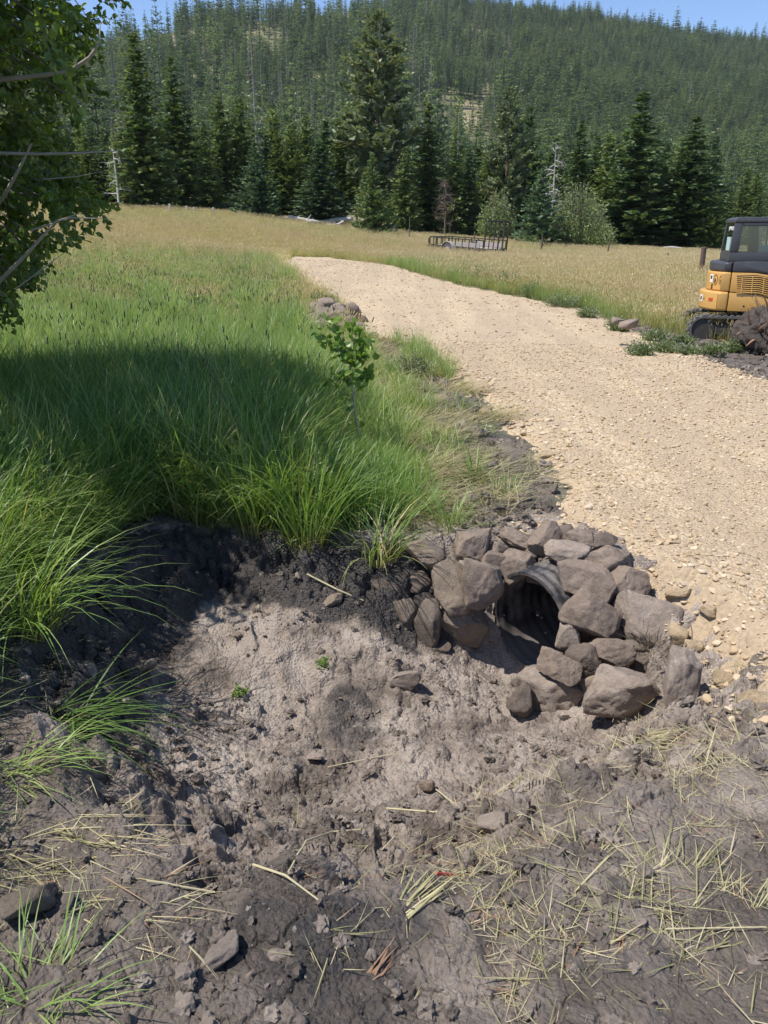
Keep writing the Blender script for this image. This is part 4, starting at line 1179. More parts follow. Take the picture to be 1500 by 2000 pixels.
tuft_thing(130, 1620, 'long bleached stalks lying from the left bank toward the pit', 26, .2, .42, .007, 3010, (1.35, 1.55), (0, .15), rad=.05, mat=STRAW, azm=(-0.5, .2), tint=(.55, .95), z=.02)
tuft_thing(1265, 1465, 'uprooted blond grass tuft below the large scarred boulder', 90, .1, .22, .005, 3011, (.9, 1.5), (.1, .7), rad=.05, mat=STRAW, azm=(-0.2, .5), tint=(.5, 1))
tuft_thing(1440, 1490, 'spread pale green hay tuft at the gravel side of the bank', 110, .12, .28, .005, 3012, (1.1, 1.5), (0, .4), rad=.12, mat=STRAW, tint=(.2, .8))
tuft_thing(785, 1790, 'torn sheaf of thick straw stalks on the dark loam', 26, .12, .24, .009, 3013, (1.0, 1.4), (0, .3), rad=.025, mat=STRAW, azm=(.9, .3), tint=(.4, .95))
tuft_thing(690, 1935, 'short sheaf of split brown reed stalks nearest the viewer', 22, .08, .2, .009, 3014, (1.25, 1.5), (0, .2), rad=.02, mat=STRAW, azm=(.85, .2), tint=(.6, 1))
tuft_thing(1240, 1790, 'matted hay tuft in the middle of the dark bank', 120, .1, .26, .005, 3015, (1.0, 1.5), (0, .4), rad=.12, mat=STRAW, tint=(.1, .7))
tuft_thing(1330, 1710, 'loose straw tuft with reddish stems on the dark bank', 60, .1, .22, .005, 3016, (.9, 1.5), (0, .3), rad=.08, mat=STRAW, azm=(1.2, .6), tint=(.2, .95))
tuft_thing(880, 1035, 'green tuft beside the lone boulder at the grass edge', 60, .15, .4, .007, 3017, (0.1, .9), (.3, 1.2), rad=.08, tint=(.5, 1))

def stem(name, pts, rad, label, mat, cat='stalk', n=6):
    b = MB(); K = []; P = []
    for (px, py, up) in pts:
        g = ground_at(px, py); K.append(np.array((g[0], g[1], surf(g[0], g[1])[0] + up)))
    K = np.array(K); u = np.linspace(0, len(K) - 1, 4 * (len(K) - 1) + 1)
    Kx = [np.interp(u, range(len(K)), K[:, q]) for q in range(3)]
    hi = max(surf(x, y)[0] + .004 - z for x, y, z in zip(*Kx)); hi = max(0, hi) * .75
    P = [(x, y, max(z + hi, surf(x, y)[0] + .003)) for x, y, z in zip(*Kx)]
    rad = list(np.interp(u, range(len(K)), rad))
    b.tube(P, rad, n)
    return b.build(name, mat, label=label, cat=cat, smooth=True)
STK = plain('dry_stalk', (0.50, 0.43, 0.26), 0.6, noise_amt=.25, scale=9)
TWG = plain('bare_twig', (0.16, 0.12, 0.09), 0.8, noise_amt=.3, scale=12)
stem('stalk', [(497, 1728, .012), (560, 1752, .016), (630, 1786, .01)], [.0034, .003, .002], 'straight blond stalk lying in the front slope of the pit', STK)
stem('stalk', [(566, 1748, .01), (600, 1688, .03), (650, 1652, .03), (705, 1642, .015)], [.003, .003, .0028, .002], 'curved grey-green stalk arching on the front slope', STK)
stem('stalk', [(290, 1750, .012), (420, 1748, .012)], [.003, .0024], 'thin straw stem pointing out of the torn sod', STK)
stem('stalk', [(850, 1542, .012), (920, 1576, .014), (890, 1604, .01)], [.003, .0035, .003], 'bent straw stem on the near slope below the cobble', STK)
stem('stalk', [(755, 1600, .015), (880, 1600, .012)], [.0028, .003], 'pale stem lying across a hollow in the soil', STK)
stem('stalk', [(852, 1704, .008), (892, 1690, .008)], [.005, .005], 'short red plastic-looking stem on the dark loam', plain('red_stem', (0.42, 0.07, 0.06), .5))
stem('stalk', [(1300, 1816, .014), (1495, 1818, .014)], [.0022, .0015], 'long straight straw stem at the road side of the bank', STK)
stem('stalk', [(640, 1500, .012), (770, 1482, .012)], [.002, .002], 'thin pale stem on the pit floor', STK)
stem('twig', [(600, 1140, .01), (660, 1180, .05), (710, 1196, .03)], [.005, .005, .003], 'pale root twig on the peat below the bright sedge', STK, 'twig')
def air(name, pts, rad, label, mat, cat='twig'):
    b = MB(); b.tube([PY(*p) for p in pts], rad, 6); return b.build(name, mat, label=label, cat=cat, smooth=True)
air('twig', [(1203, 1300, 3.28), (1206, 1345, 3.235), (1208, 1385, 3.2), (1213, 1428, 3.17)], [.004, .006, .006, .004], 'bare dark twig lying down the face of the pale scarred boulder', TWG)
air('twig', [(1258, 1325, 3.3), (1300, 1280, 3.4), (1340, 1255, 3.45)], [.004, .004, .003], 'dark twig arching from the roots to the gravel', TWG)
air('twig', [(1350, 1278, 3.5), (1352, 1235, 3.6), (1345, 1195, 3.72), (1325, 1162, 3.85)], [.004, .004, .003, .002], 'thin grey dead stem standing in the gravel beside the boulders', TWG)
tuft_thing(1268, 1298, 'tangle of dead roots between the scarred boulder and the tall slab', 120, .05, .16, .004, 3018, (.3, 1.6), (-.5, 1.4), rad=.09, mat=leaf_mat('dead_roots', [(0, (.07, .055, .04)), (1, (.24, .2, .14))], .1, .02), name='root_tangle', cat='roots', z=.10)
# ------------------------------------------------------------------ conifers
def conifer_mat(name, stops, rand=0.45, trans=0.28, patch=0.0, ps=.01):
    return leaf_mat(name, stops, trans, 0.025, 0.5, rand=rand, patch=patch, pscale=ps, tcol=(1.2, 1.15, 0.6))
FIR = conifer_mat('fir_needles', [(0.0, (0.042, 0.073, 0.038)), (0.4, (0.097, 0.154, 0.061)), (0.75, (0.172, 0.239, 0.094)), (1.0, (0.288, 0.331, 0.136))])
BLUE = conifer_mat('blue_fir_needles', [(0.0, (0.046, 0.085, 0.053)), (0.45, (0.116, 0.182, 0.105)), (0.8, (0.195, 0.278, 0.156)), (1.0, (0.299, 0.373, 0.207))])
LODGE = conifer_mat('lodgepole_needles', [(0.0, (0.050, 0.083, 0.031)), (0.4, (0.121, 0.177, 0.058)), (0.75, (0.206, 0.271, 0.088)), (1.0, (0.312, 0.344, 0.125))])
PINE = conifer_mat('pine_needles', [(0.0, (0.050, 0.078, 0.046)), (0.4, (0.123, 0.163, 0.087)), (0.75, (0.229, 0.267, 0.145)), (1.0, (0.339, 0.354, 0.200))])
FARG = conifer_mat('far_forest_needles', [(0.0, (0.060, 0.099, 0.063)), (0.4, (0.126, 0.190, 0.091)), (0.8, (0.212, 0.289, 0.127)), (1.0, (0.301, 0.355, 0.159))], rand=0.75, trans=0.32, patch=0.8, ps=0.011)
DEAD = conifer_mat('rusty_dead_needles', [(0.0, (0.07, 0.045, 0.03)), (1.0, (0.20, 0.13, 0.09))])
BARK = plain('conifer_bark', (0.10, 0.080, 0.065), 0.9, noise_amt=.35, scale=5)
BARKR = plain('ruddy_pine_bark', (0.17, 0.105, 0.075), 0.9, noise_amt=.35, scale=5)
GREYW = plain("weathered_grey_wood", (0.46, 0.43, 0.40), 0.85, noise_amt=.3, scale=4)

def conifer_meshes(seed, kind):
    """unit-height tree (height 1, so widths are relative); returns trunk mesh, crown mesh"""
    r = np.random.default_rng(seed)
    K = {'fir': dict(R=.20, base=.06, lev=36, nb=11, droop=.18, up=.12, p=.80, sp=.040, dens=11),
         'spruce': dict(R=.145, base=.03, lev=44, nb=11, droop=.30, up=.10, p=.80, sp=.036, dens=9),
         'lodge': dict(R=.125, base=.16, lev=34, nb=9, droop=-.25, up=.25, p=.5, sp=.036, dens=8),
         'pine': dict(R=.185, base=.16, lev=32, nb=10, droop=-.05, up=.25, p=.45, sp=.042, dens=15),
         'young': dict(R=.27, base=.03, lev=28, nb=12, droop=.05, up=.22, p=.85, sp=.052, dens=10),
         'far': dict(R=.17, base=.12, lev=15, nb=7, droop=.1, up=.15, p=.75, sp=.044, dens=6),
         'farlean': dict(R=.115, base=.16, lev=16, nb=6, droop=.0, up=.15, p=.65, sp=.040, dens=5)}[kind]
    V = []; T = []; nq = 0
    for l in range(K['lev']):
        f = (l + r.uniform(-.4, .4)) / (K['lev'] - 1)
        f = min(max(f, 0), 1)
        z = K['base'] + (0.985 - K['base']) * f ** 0.9
        env = K['R'] * ((1 - f) ** K['p']) * (min(1, 0.55 + f * 4) if kind != 'young' else 1) + 0.006
        if kind == 'pine': env *= 0.65 + 0.6 * r.random()
        nb = max(3, int(K['nb'] * (0.6 + 0.4 * (1 - f)) + r.integers(-1, 2)))
        a0 = r.uniform(0, 6.28)
        for b in range(nb):
            if r.random() < (0.22 if kind == 'pine' else 0.10): continue
            a = a0 + 6.283 * b / nb + r.normal(0, .25)
            L = env * r.uniform(0.78, 1.22)
            dr = K['droop'] + r.normal(0, .12)
            if f > .85: dr -= .6 * (f - .85) / .15
            bt = r.normal(.5, .16)
            n = max(2, int(K['dens'] * L / K['R'] + 1.5))
            for i in range(n):
                t = (i + r.uniform(.2, .9)) / n
                if kind == 'pine': t = .35 + .65 * t
                rad = L * t
                zz = z - dr * rad + K['up'] * rad * t
                c = np.array([math.cos(a) * rad, math.sin(a) * rad, zz]) + r.normal(0, .006, 3)
                s = K['sp'] * (1.15 - .45 * t) * r.uniform(.7, 1.3) * (0.55 + 0.45 * (1 - f))
                if kind == 'pine': s *= 1.1
                for q in range(2):
                    da = a + r.normal(0, .75) + (0 if kind != 'pine' else r.normal(0, .5))
                    el = r.normal(.12, .35) if kind not in ('lodge', 'pine', 'young') else r.normal(.45, .4)
                    d = np.array([math.cos(da) * math.cos(el), math.sin(da) * math.cos(el), math.sin(el)])
                    w = np.cross(d, [0, 0, 1]); w /= np.linalg.norm(w) + 1e-9
                    tilt = r.normal(0, .6); w = w * math.cos(tilt) + np.cross(d, w) * math.sin(tilt)
                    wd = s * r.uniform(.26, .42)
                    V += [c - d * s * .35, c + w * wd + d * s * .15, c + d * s * .95, c - w * wd + d * s * .15]
                    T += [min(1, max(0, bt + r.normal(0, .1)))] * 4
                    nq += 1
    crown = mesh_np('crown', np.array(V), np.arange(nq * 4).reshape(-1, 4), None, {'tint': T})
    tb = MB()
    rt = {'pine': .017, 'lodge': .0095, 'fir': .013, 'spruce': .013, 'young': .014, 'far': .011, 'farlean': .009}[kind]
    zs = [-.03, .0, .03, .25, .5, .75, .98]
    wob = r.normal(0, .004, (7, 2))
    tb.tube([(wob[i, 0] * min(1, i), wob[i, 1] * min(1, i), z) for i, z in enumerate(zs)], [rt * 1.5, rt * 1.25, rt, rt * .8, rt * .55, rt * .3, rt * .05], 7 if not kind.startswith('far') else 5)
    if kind in ('lodge', 'pine', 'fir') :
        for q in range(14):   # bare lower limbs
            z = r.uniform(.04, K['base'] + .1); a = r.uniform(0, 6.28); L = r.uniform(.03, .09)
            tb.tube([(0, 0, z), (math.cos(a) * L, math.sin(a) * L, z - r.uniform(-.01, .03))], [.0022, .0008], 3, cap=False)
    t_me = bpy.data.meshes.new('trunk'); t_me.from_pydata(tb.v, [], tb.f); t_me.update()
    return t_me, crown

_tm = {}
def tmesh(kind, var, mat, bark):
    k = (kind, var, mat.name, bark.name)
    if k not in _tm:
        t, c = conifer_meshes(5000 + hash_kind(kind) * 100 + var, kind)
        t.materials.append(bark); c.materials.append(mat)
        _tm[k] = (t, c)
    return _tm[k]
def hash_kind(k): return ['fir', 'spruce', 'lodge', 'pine', 'young', 'far', 'farlean'].index(k)

def tree(name, loc, H, W, kind, var, mat, bark, label, group=None, cat='tree', az_=0.0):
    """W: crown width relative to the kind's own"""
    o = empty(name, loc, label, cat, group, (0, 0, az_), (H * W, H * W, H))
    t, c = tmesh(kind, var, mat, bark)
    link('trunk', t, parent=o); link('crown', c, parent=o)
    return o

KW = {'fir': .32, 'spruce': .225, 'lodge': .19, 'pine': .29, 'young': .46}
KN = {'fir': 'fir_tree', 'spruce': 'spruce_tree', 'lodge': 'lodgepole_pine', 'pine': 'pine_tree', 'young': 'young_fir'}
# px of base, py base, py top, width px, kind, variant, material, distance, label
FT = [
 (292, 416, 62, 108, 'spruce', 0, FIR, 60, 'tall dark dense spire of a spruce standing behind the leafy broadleaf tree'),
 (358, 420, 112, 100, 'fir', 1, LODGE, 66, 'ragged yellow-green fir just beside the dark spruce spire'),
 (412, 421, 275, 66, 'fir', 2, FIR, 61, 'short dark fir tucked under the ragged yellow-green fir'),
 (441, 424, 188, 56, 'lodge', 0, LODGE, 70, 'slim yellow-green lodgepole first in the row after the ragged fir'),
 (481, 426, 192, 60, 'lodge', 1, LODGE, 71, 'slim lodgepole rising behind the blue-green fir'),
 (505, 436, 278, 92, 'young', 0, BLUE, 58, 'blue-green fir standing alone in front of the slim lodgepoles'),
 (541, 428, 214, 52, 'lodge', 2, LODGE, 72, 'slim lodgepole just past the blue-green fir'),
 (575, 430, 232, 52, 'lodge', 3, LODGE, 70, 'yellowish lodgepole above the white fallen logs'),
 (603, 431, 226, 46, 'lodge', 0, LODGE, 73, 'narrow lodgepole between the yellowish one and the broad fir'),
 (628, 434, 275, 100, 'fir', 3, BLUE, 61, 'broad layered fir behind the pile of grey fallen logs'),
 (666, 436, 236, 58, 'lodge', 2, LODGE, 70, 'lodgepole pressed against the tallest pine'),
 (738, 446, 28, 128, 'pine', 0, PINE, 68, 'tallest pine of all, rising open-crowned far above the tree line'),
 (728, 454, 300, 84, 'young', 1, FIR, 56, 'young dark fir in front of the tallest pine, on the meadow edge'),
 (790, 446, 285, 70, 'fir', 0, FIR, 64, 'dark fir close behind the young fir and tallest pine'),
 (834, 452, 198, 84, 'fir', 2, LODGE, 70, 'pointed mid-green fir past the tallest pine'),
 (884, 456, 255, 72, 'fir', 1, FIR, 68, 'blackish fir above the front of the parked trailer'),
 (912, 457, 282, 66, 'fir', 3, BLUE, 69, 'dark bluish fir behind the parked trailer'),
 (984, 456, 168, 74, 'pine', 1, PINE, 66, 'thin pine with a long bare reddish trunk above the trailer gate'),
 (1022, 462, 205, 84, 'fir', 0, FIR, 70, 'tall dark fir close behind the reddish-trunked pine'),
 (1050, 482, 330, 92, 'young', 2, BLUE, 57, 'bushy fir with branches to the ground beside the pale willow'),
 (1118, 466, 235, 74, 'spruce', 1, FIR, 70, 'dark spire behind the bleached dead snag and willow'),
 (1174, 472, 262, 86, 'fir', 3, LODGE, 68, 'olive fir beside the great layered fir'),
 (1226, 482, 178, 152, 'fir', 2, FIR, 64, 'great layered fir with tiered sunlit boughs past the willow'),
 (1278, 478, 300, 88, 'fir', 0, FIR, 67, 'shaded fir between the two great layered firs'),
 (1330, 480, 228, 142, 'fir', 1, FIR, 64, 'second great layered fir, nearest the digger cab'),
 (1388, 476, 372, 62, 'young', 3, LODGE, 62, 'small roundish fir above the brown fence post'),
 (1085, 470, 290, 70, 'fir', 1, FIR, 76, 'dark fir directly behind the pale willow'),
 (950, 458, 300, 64, 'lodge', 1, LODGE, 74, 'olive lodgepole behind the trailer gate'),
 (220, 412, 250, 74, 'fir', 0, FIR, 72, 'dark fir half hidden by the broadleaf tree and white birch'),
 (118, 410, 190, 90, 'fir', 2, FIR, 66, 'fir seen through the leaves of the broadleaf tree'),
 (20, 412, 210, 100, 'fir', 3, FIR, 64, 'fir showing between boughs at the outer side of the broadleaf tree'),
]
for (px, pb, pt, w, kind, var, mt, D, lb) in FT:
    p = PY(px, pb, D); p[2] = terrain(p[0], p[1])[0]
    top = PY(px, pt, D); H = top[2] - p[2]
    dep = D * math.cos(PITCH)
    W = (w * dep / FPX) / (H * KW[kind])
    tree(KN[kind], p, H, W, kind, var, mt, BARKR if kind == 'pine' else BARK, lb, None, az_=rng.uniform(0, 6.28))
# the rows behind them, alike and unnamed
kinds = ['fir', 'lodge', 'fir', 'spruce', 'lodge']
k = 0
while k < 138:
    px = rng.uniform(-160, 1660); D = rng.uniform(70, 112)
    p = PY(px, 430, D); p[2] = terrain(p[0], p[1])[0]
    kd = kinds[k % 5] if px < 700 else ['fir', 'fir', 'lodge', 'spruce', 'fir'][k % 5]
    H = PY(px, rng.uniform(*((232, 320) if px < 700 else (262, 345) if px < 1380 else (330, 390))), D)[2] - p[2]
    tree(KN[kd], p, H, rng.uniform(1.2, 1.7), kd, int(rng.integers(0, 4)), [FIR, LODGE, FIR, BLUE, LODGE][int(rng.integers(0, 5))] if px > 620 else [LODGE, FIR, LODGE, LODGE, BLUE][int(rng.integers(0, 5))], BARK,
         'green conifer crowded in the rows behind the front of the tree line', 'conifers crowded behind the front of the tree line', az_=rng.uniform(0, 6.28))
    k += 1

# ------------------------------------------------------------------ the hill: the nearest trees one by one, the rest one wood
CLEAR = [(880, 225, 95, 60, .96), (800, 250, 60, 22, .8), (960, 190, 34, 26, .8), (905, 285, 70, 26, .9), (400, 165, 55, 30, .9), (520, 85, 45, 45, .85), (470, 200, 40, 20, .7), (640, 170, 50, 30, .55), (300, 90, 40, 40, .7), (700, 230, 60, 25, .5), (960, 290, 40, 22, .8), (450, 130, 90, 50, .45)]
def hill_pts(n, r0, r1):
    a = np.radians(rng.uniform(-30, 31, n)); r = np.sqrt(rng.uniform(r0 ** 2, r1 ** 2, n))
    R = crest_R(a)
    k = r < R * 1.04
    a, r = a[k], r[k]
    x, y = np.sin(a) * r, np.cos(a) * r
    z = hill_z(a, r)
    px, py = project(np.stack([x, y, z], -1))
    keep = np.ones(len(a))
    for (cx, cy, sx, sy, s) in CLEAR:
        keep *= 1 - s * np.exp(-(((px - cx) / sx) ** 2 + ((py - cy) / sy) ** 2) ** 2)
    nz = fbm(x * 0.012, y * 0.012, oct=4, seed=41)
    keep *= np.where(px < 760, np.clip(0.52 + 0.95 * nz, 0.10, 1), np.clip(1.0 + 0.6 * nz, .45, 1))
    k = rng.random(len(a)) < keep
    return x[k], y[k], z[k], px[k], py[k], r[k]
hx, hy, hz, hpx, hpy, hrr = hill_pts(3400, R0 + 2, 360)
o_ = np.argsort(hrr)
near_n = 128
for q in o_[:near_n]:
    kd = 'far' if rng.random() < .6 else 'farlean'
    H = rng.uniform(5, 9)
    tree('hillside_conifer', (hx[q], hy[q], hz[q]), H, rng.uniform(.85, 1.25), kd, int(rng.integers(0, 4)), FARG, BARK, 'green conifer low on the mountain slope above the tree line', 'conifers low on the mountain slope', az_=rng.uniform(0, 6.28))
P = [np.stack([hx, hy, hz, hpx, hpy], -1)[o_[near_n:]]]
for n_, r0, r1 in ((24000, 360, 640), (64000, 640, 1340)):
    a_ = hill_pts(n_, r0, r1); P.append(np.stack(a_[:5], -1))
P = np.concatenate(P)
pr = []
def join_tree(kind, var, mat, bark, nm, crown_on=True):
    t, c = tmesh(kind, var, mat, bark)
    me = bpy.data.meshes.new(nm)
    bm = bmesh.new(); bm.from_mesh(t)
    for f in bm.faces: f.material_index = 1
    if crown_on: bm.from_mesh(c)
    bm.to_mesh(me); bm.free()
    me.materials.append(mat); me.materials.append(bark)
    return link(nm, me, scene=False)
for v in range(4): pr.append(join_tree('far', v, FARG, BARK, 'forest_a%d' % v))
for v in range(4): pr.append(join_tree('farlean', v, FARG, BARK, 'forest_b%d' % v))
# grey snag
sb = MB(); sb.tube([(0, 0, -.03), (.004, 0, .4), (0, .006, .95)], [.011, .008, .002], 5)
for q in range(26):
    z = random.uniform(.25, .92); a = random.uniform(0, 6.28); L = .11 * (1 - z) + .02
    sb.tube([(0, 0, z), (math.cos(a) * L, math.sin(a) * L, z - L * .2)], [.003, .001], 3, cap=False)
snag_me = bpy.data.meshes.new('snag'); snag_me.from_pydata(sb.v, [], sb.f); snag_me.materials.append(plain('dead_grey_wood', (.20, .18, .165), .9))
pr.append(link('forest_snag', snag_me, scene=False))
CFOR = protos('forest_kinds', pr)
left = P[:, 3] < 1000
idx = rng.integers(0, 8, len(P)); idx = np.where(left & (rng.random(len(P)) < .20), 8, idx)
idx = np.where(rng.random(len(P)) < .03, 8, idx)
rr_ = np.hypot(P[:, 0], P[:, 1])
H = np.where(P[:, 3] < 900, 14.5, 10.5) * np.exp(rng.normal(0, .30, len(P))) * (1 + .35 * fbm(P[:, 0] * .008, P[:, 1] * .008, oct=3, seed=43))
W = rng.uniform(.95, 1.7, len(P)) * np.where(P[:, 3] > 1000, 1.15, .82)
scatter('forest', CFOR, P[:, :3], np.stack([np.zeros(len(P)), np.zeros(len(P)), rng.uniform(0, 6.28, len(P))], -1), np.stack([H * W, H * W, H], -1), idx, 'conifer forest covering the mountain')

# ------------------------------------------------------------------ broadleaf plants
def leaf_quads(c, d, nrm, L, W, fold=0.25):
    """pointed oval leaf of six faces-worth folded along its midrib"""
    w = np.cross(d, nrm); w /= np.linalg.norm(w) + 1e-9
    n2 = np.cross(w, d)
    mid = [c, c + d * L * .5 - n2 * L * .03, c + d * L - n2 * L * .10]
    e1 = [c + d * L * .28 + w * W * .5 + n2 * W * fold, c + d * L * .66 + w * W * .42 + n2 * W * fold]
    e2 = [c + d * L * .28 - w * W * .5 + n2 * W * fold, c + d * L * .66 - w * W * .42 + n2 * W * fold]
    return [mid[0], mid[1], mid[2], e1[0], e1[1], e2[0], e2[1]], [(0, 3, 4, 1), (1, 4, 2, 2), (0, 1, 6, 5), (1, 2, 6, 6)]
class Leaves:
    def __init__(self): self.V = []; self.Q = []; self.T3 = []; self.t = []
    def leaf(self, c, d, nrm, L, W, tint, fold=.25):
        d = d / (np.linalg.norm(d) + 1e-9)
        v, _ = leaf_quads(c, d, nrm, L, W, fold)
        b = len(self.V); self.V += v; self.t += [tint] * 7
        self.Q += [(b, b + 3, b + 4, b + 1), (b, b + 1, b + 6, b + 5)]
        self.T3 += [(b + 1, b + 4, b + 2), (b + 1, b + 2, b + 6)]
    def build(self, name, mat, parent=None, **kw):
        me = mesh_np(name, np.array(self.V), np.array(self.Q), np.array(self.T3), {'tint': self.t})
        return link(name, me, mat, parent, **kw)
ALD = leaf_mat('alder_leaf', [(0.0, (0.052, 0.088, 0.019)), (0.5, (0.111, 0.175, 0.036)), (1.0, (0.208, 0.275, 0.066))], 0.42, 0.03, 0.4, rand=0, tcol=(1.5, 1.5, .5))
SAP = leaf_mat('sapling_leaf', [(0.0, (0.08, 0.15, 0.03)), (0.5, (0.15, 0.26, 0.05)), (1.0, (0.24, 0.34, 0.08))], 0.42, 0.03, 0.4, rand=0, tcol=(1.4, 1.4, .5))
WIL = leaf_mat('willow_leaf', [(0.0, (0.19, 0.28, 0.09)), (0.5, (0.26, 0.34, 0.13)), (1.0, (0.36, 0.42, 0.20))], 0.35, 0.04, 0.45, rand=0)
WEED = leaf_mat('weed_leaf', [(0.0, (0.11, 0.15, 0.065)), (0.5, (0.19, 0.25, 0.10)), (0.85, (0.28, 0.32, 0.15)), (1.0, (0.30, 0.26, 0.29))], 0.35, 0.05, 0.4, rand=.1)
PALEB = plain('smooth_grey_bark', (0.30, 0.26, 0.22), 0.8, noise_amt=.3, scale=9)
DARKB = plain('dark_alder_bark', (0.14, 0.115, 0.095), 0.85, noise_amt=.3, scale=9)

def crown_leaf_tree():
    r = np.random.default_rng(42)
    base = np.array([-3.75, 6.0, terrain(-3.75, 6.0)[0] - .1])
    o = empty('broadleaf_tree', base, 'leafy broadleaf tree with drooping dark green boughs overhanging the tall grass', 'tree')
    W = lambda p: tuple(np.asarray(p) - base)
    stems = []
    for k, (tx, ty, tz) in enumerate([(-3.5, 5.6, 4.3), (-2.8, 5.2, 3.7), (-4.3, 6.6, 4.3), (-3.1, 6.8, 4.0), (-4.7, 5.2, 4.0)]):
        q0 = base + np.array([r.normal(0, .12), r.normal(0, .12), 0]); q3 = np.array([tx, ty, tz]); q1 = q0 + (q3 - q0) * np.array([.15, .15, .35]); q2 = q0 + (q3 - q0) * np.array([.5, .5, .7])
        stems.append(np.array([q0, q1, q2, q3]))
    tb = MB()
    for s in stems: tb.tube([W(p) for p in s], [.07, .055, .035, .012], 8)
    tb.build('trunk', DARKB, o, smooth=True)
    lv = Leaves(); bb = MB()
    SHADE = np.array([(-2500, 540), (200, 565), (330, 640), (420, 612), (560, 690), (610, 770), (590, 900), (560, 1000), (520, 1180), (330, 1190), (250, 1060), (100, 960), (-2500, 960)], float)
    OUT = np.array([(-900, -900), (330, -900), (285, -120), (262, 0), (222, 55), (205, 130), (190, 210), (150, 280), (168, 340), (228, 410), (215, 435), (150, 470), (112, 520), (85, 580), (30, 640), (-300, 660), (-900, 700)], float)
    n = 0; tries = 0
    while n < 820 and tries < 60000:
        tries += 1
        p = np.array([-3.6, 5.7, 2.5]) + r.uniform(-1, 1, 3) * np.array([2.2, 2.4, 2.3])
        q = (p - np.array([-3.6, 5.7, 2.5])) / np.array([2.2, 2.4, 2.3])
        d2 = np.linalg.norm(q)
        if d2 > 1 or d2 < .35 * r.random() : continue
        px, py = project(p)
        sd, _ = poly_sd(np.array([float(px)]), np.array([float(py)]), OUT)
        if sd[0] < 12: continue
        gs = p - np.array(sv) * ((p[2] - .2) / sv.z)      # where its shade falls
        gx, gy = project(gs); s2_, _ = poly_sd(np.array([float(gx)]), np.array([float(gy)]), SHADE)
        if s2_[0] < -70: continue
        if py > 430 and r.random() < .25: continue
        if px > 115 and py < 420 and r.random() < .35: continue
        n += 1
        best = min(((np.linalg.norm(p - (s[i] * (1 - f) + s[i + 1] * f)), tuple(s[i] * (1 - f) + s[i + 1] * f)) for s in stems for i in (1, 2) for f in (0., .33, .66)), key=lambda t: t[0])
        a = np.array(best[1]); mid = (a + p) / 2 + np.array([0, 0, .12]) + r.normal(0, .06, 3)
        bb.tube([W(a), W(mid), W(p)], [.012, .008, .003], 4, cap=False)
        out_d = p - np.array([-3.5, 5.9, 2.6]); out_d /= np.linalg.norm(out_d)
        bt = r.normal(.5, .18)
        for tw in range(5):
            d = out_d * .8 + r.normal(0, .6, 3) + np.array([0, 0, -.15]); d /= np.linalg.norm(d)
            L = r.uniform(.22, .42)
            bend = np.array([0, 0, -.25])
            pts = [p + d * L * t + bend * L * t * t for t in (0, .5, 1)]
            ex, ey = project(pts[2]); es, _ = poly_sd(np.array([float(ex)]), np.array([float(ey)]), OUT)
            if es[0] < -8: continue
            bb.tube([W(x) for x in pts], [.003, .0022, .001], 3, cap=False)
            m = int(r.integers(15, 23))
            for i in range(m):
                t = (i + .6) / m
                c = p + d * L * t + bend * L * t * t
                px, py = project(c)
                sd, _ = poly_sd(np.array([float(px)]), np.array([float(py)]), OUT)
                if sd[0] < -14: continue
                ld = d * .6 + r.normal(0, .6, 3) + np.array([0, 0, -.35])
                nn = r.normal(0, .55, 3) + np.array([-.25, -.15, .8])
                lv.leaf(np.array(W(c + ld * .01)), ld, nn, r.uniform(.042, .068), r.uniform(.030, .046), min(1, max(0, bt + r.normal(0, .16))), r.uniform(.05, .35))
    bb.build('boughs', DARKB, o)
    lv.build('crown', ALD, o)
    # long bare boughs that catch the light
    for pts, rad in [([(-60, 160, 5.0), (40, 152, 4.9), (135, 140, 4.85), (175, 112, 4.8), (194, 84, 4.8), (196, 45, 4.85)], [.015, .013, .011, .009, .006, .003]),
                     ([(-40, 298, 4.8), (75, 301, 4.75), (160, 299, 4.7), (232, 294, 4.7)], [.010, .008, .006, .002]),
                     ([(-80, 640, 4.9), (0, 548, 4.8), (60, 488, 4.7), (110, 432, 4.6), (160, 415, 4.6)], [.016, .013, .010, .006, .002]),
                     ([(-60, 470, 5.2), (10, 380, 5.1), (40, 325, 5.0), (62, 280, 5.0)], [.014, .012, .009, .004]),
                     ([(30, 565, 4.7), (90, 520, 4.6), (130, 490, 4.6)], [.005, .004, .001]), ([(60, 450, 4.7), (140, 425, 4.6), (225, 428, 4.6)], [.006, .004, .001]),
                     ([(85, 350, 4.8), (150, 345, 4.7), (207, 333, 4.7)], [.004, .003, .001])]:
        b = MB(); b.tube([W(PY(*q)) for q in pts], rad, 7); b.build('branch', PALEB, o, smooth=True)
crown_leaf_tree()

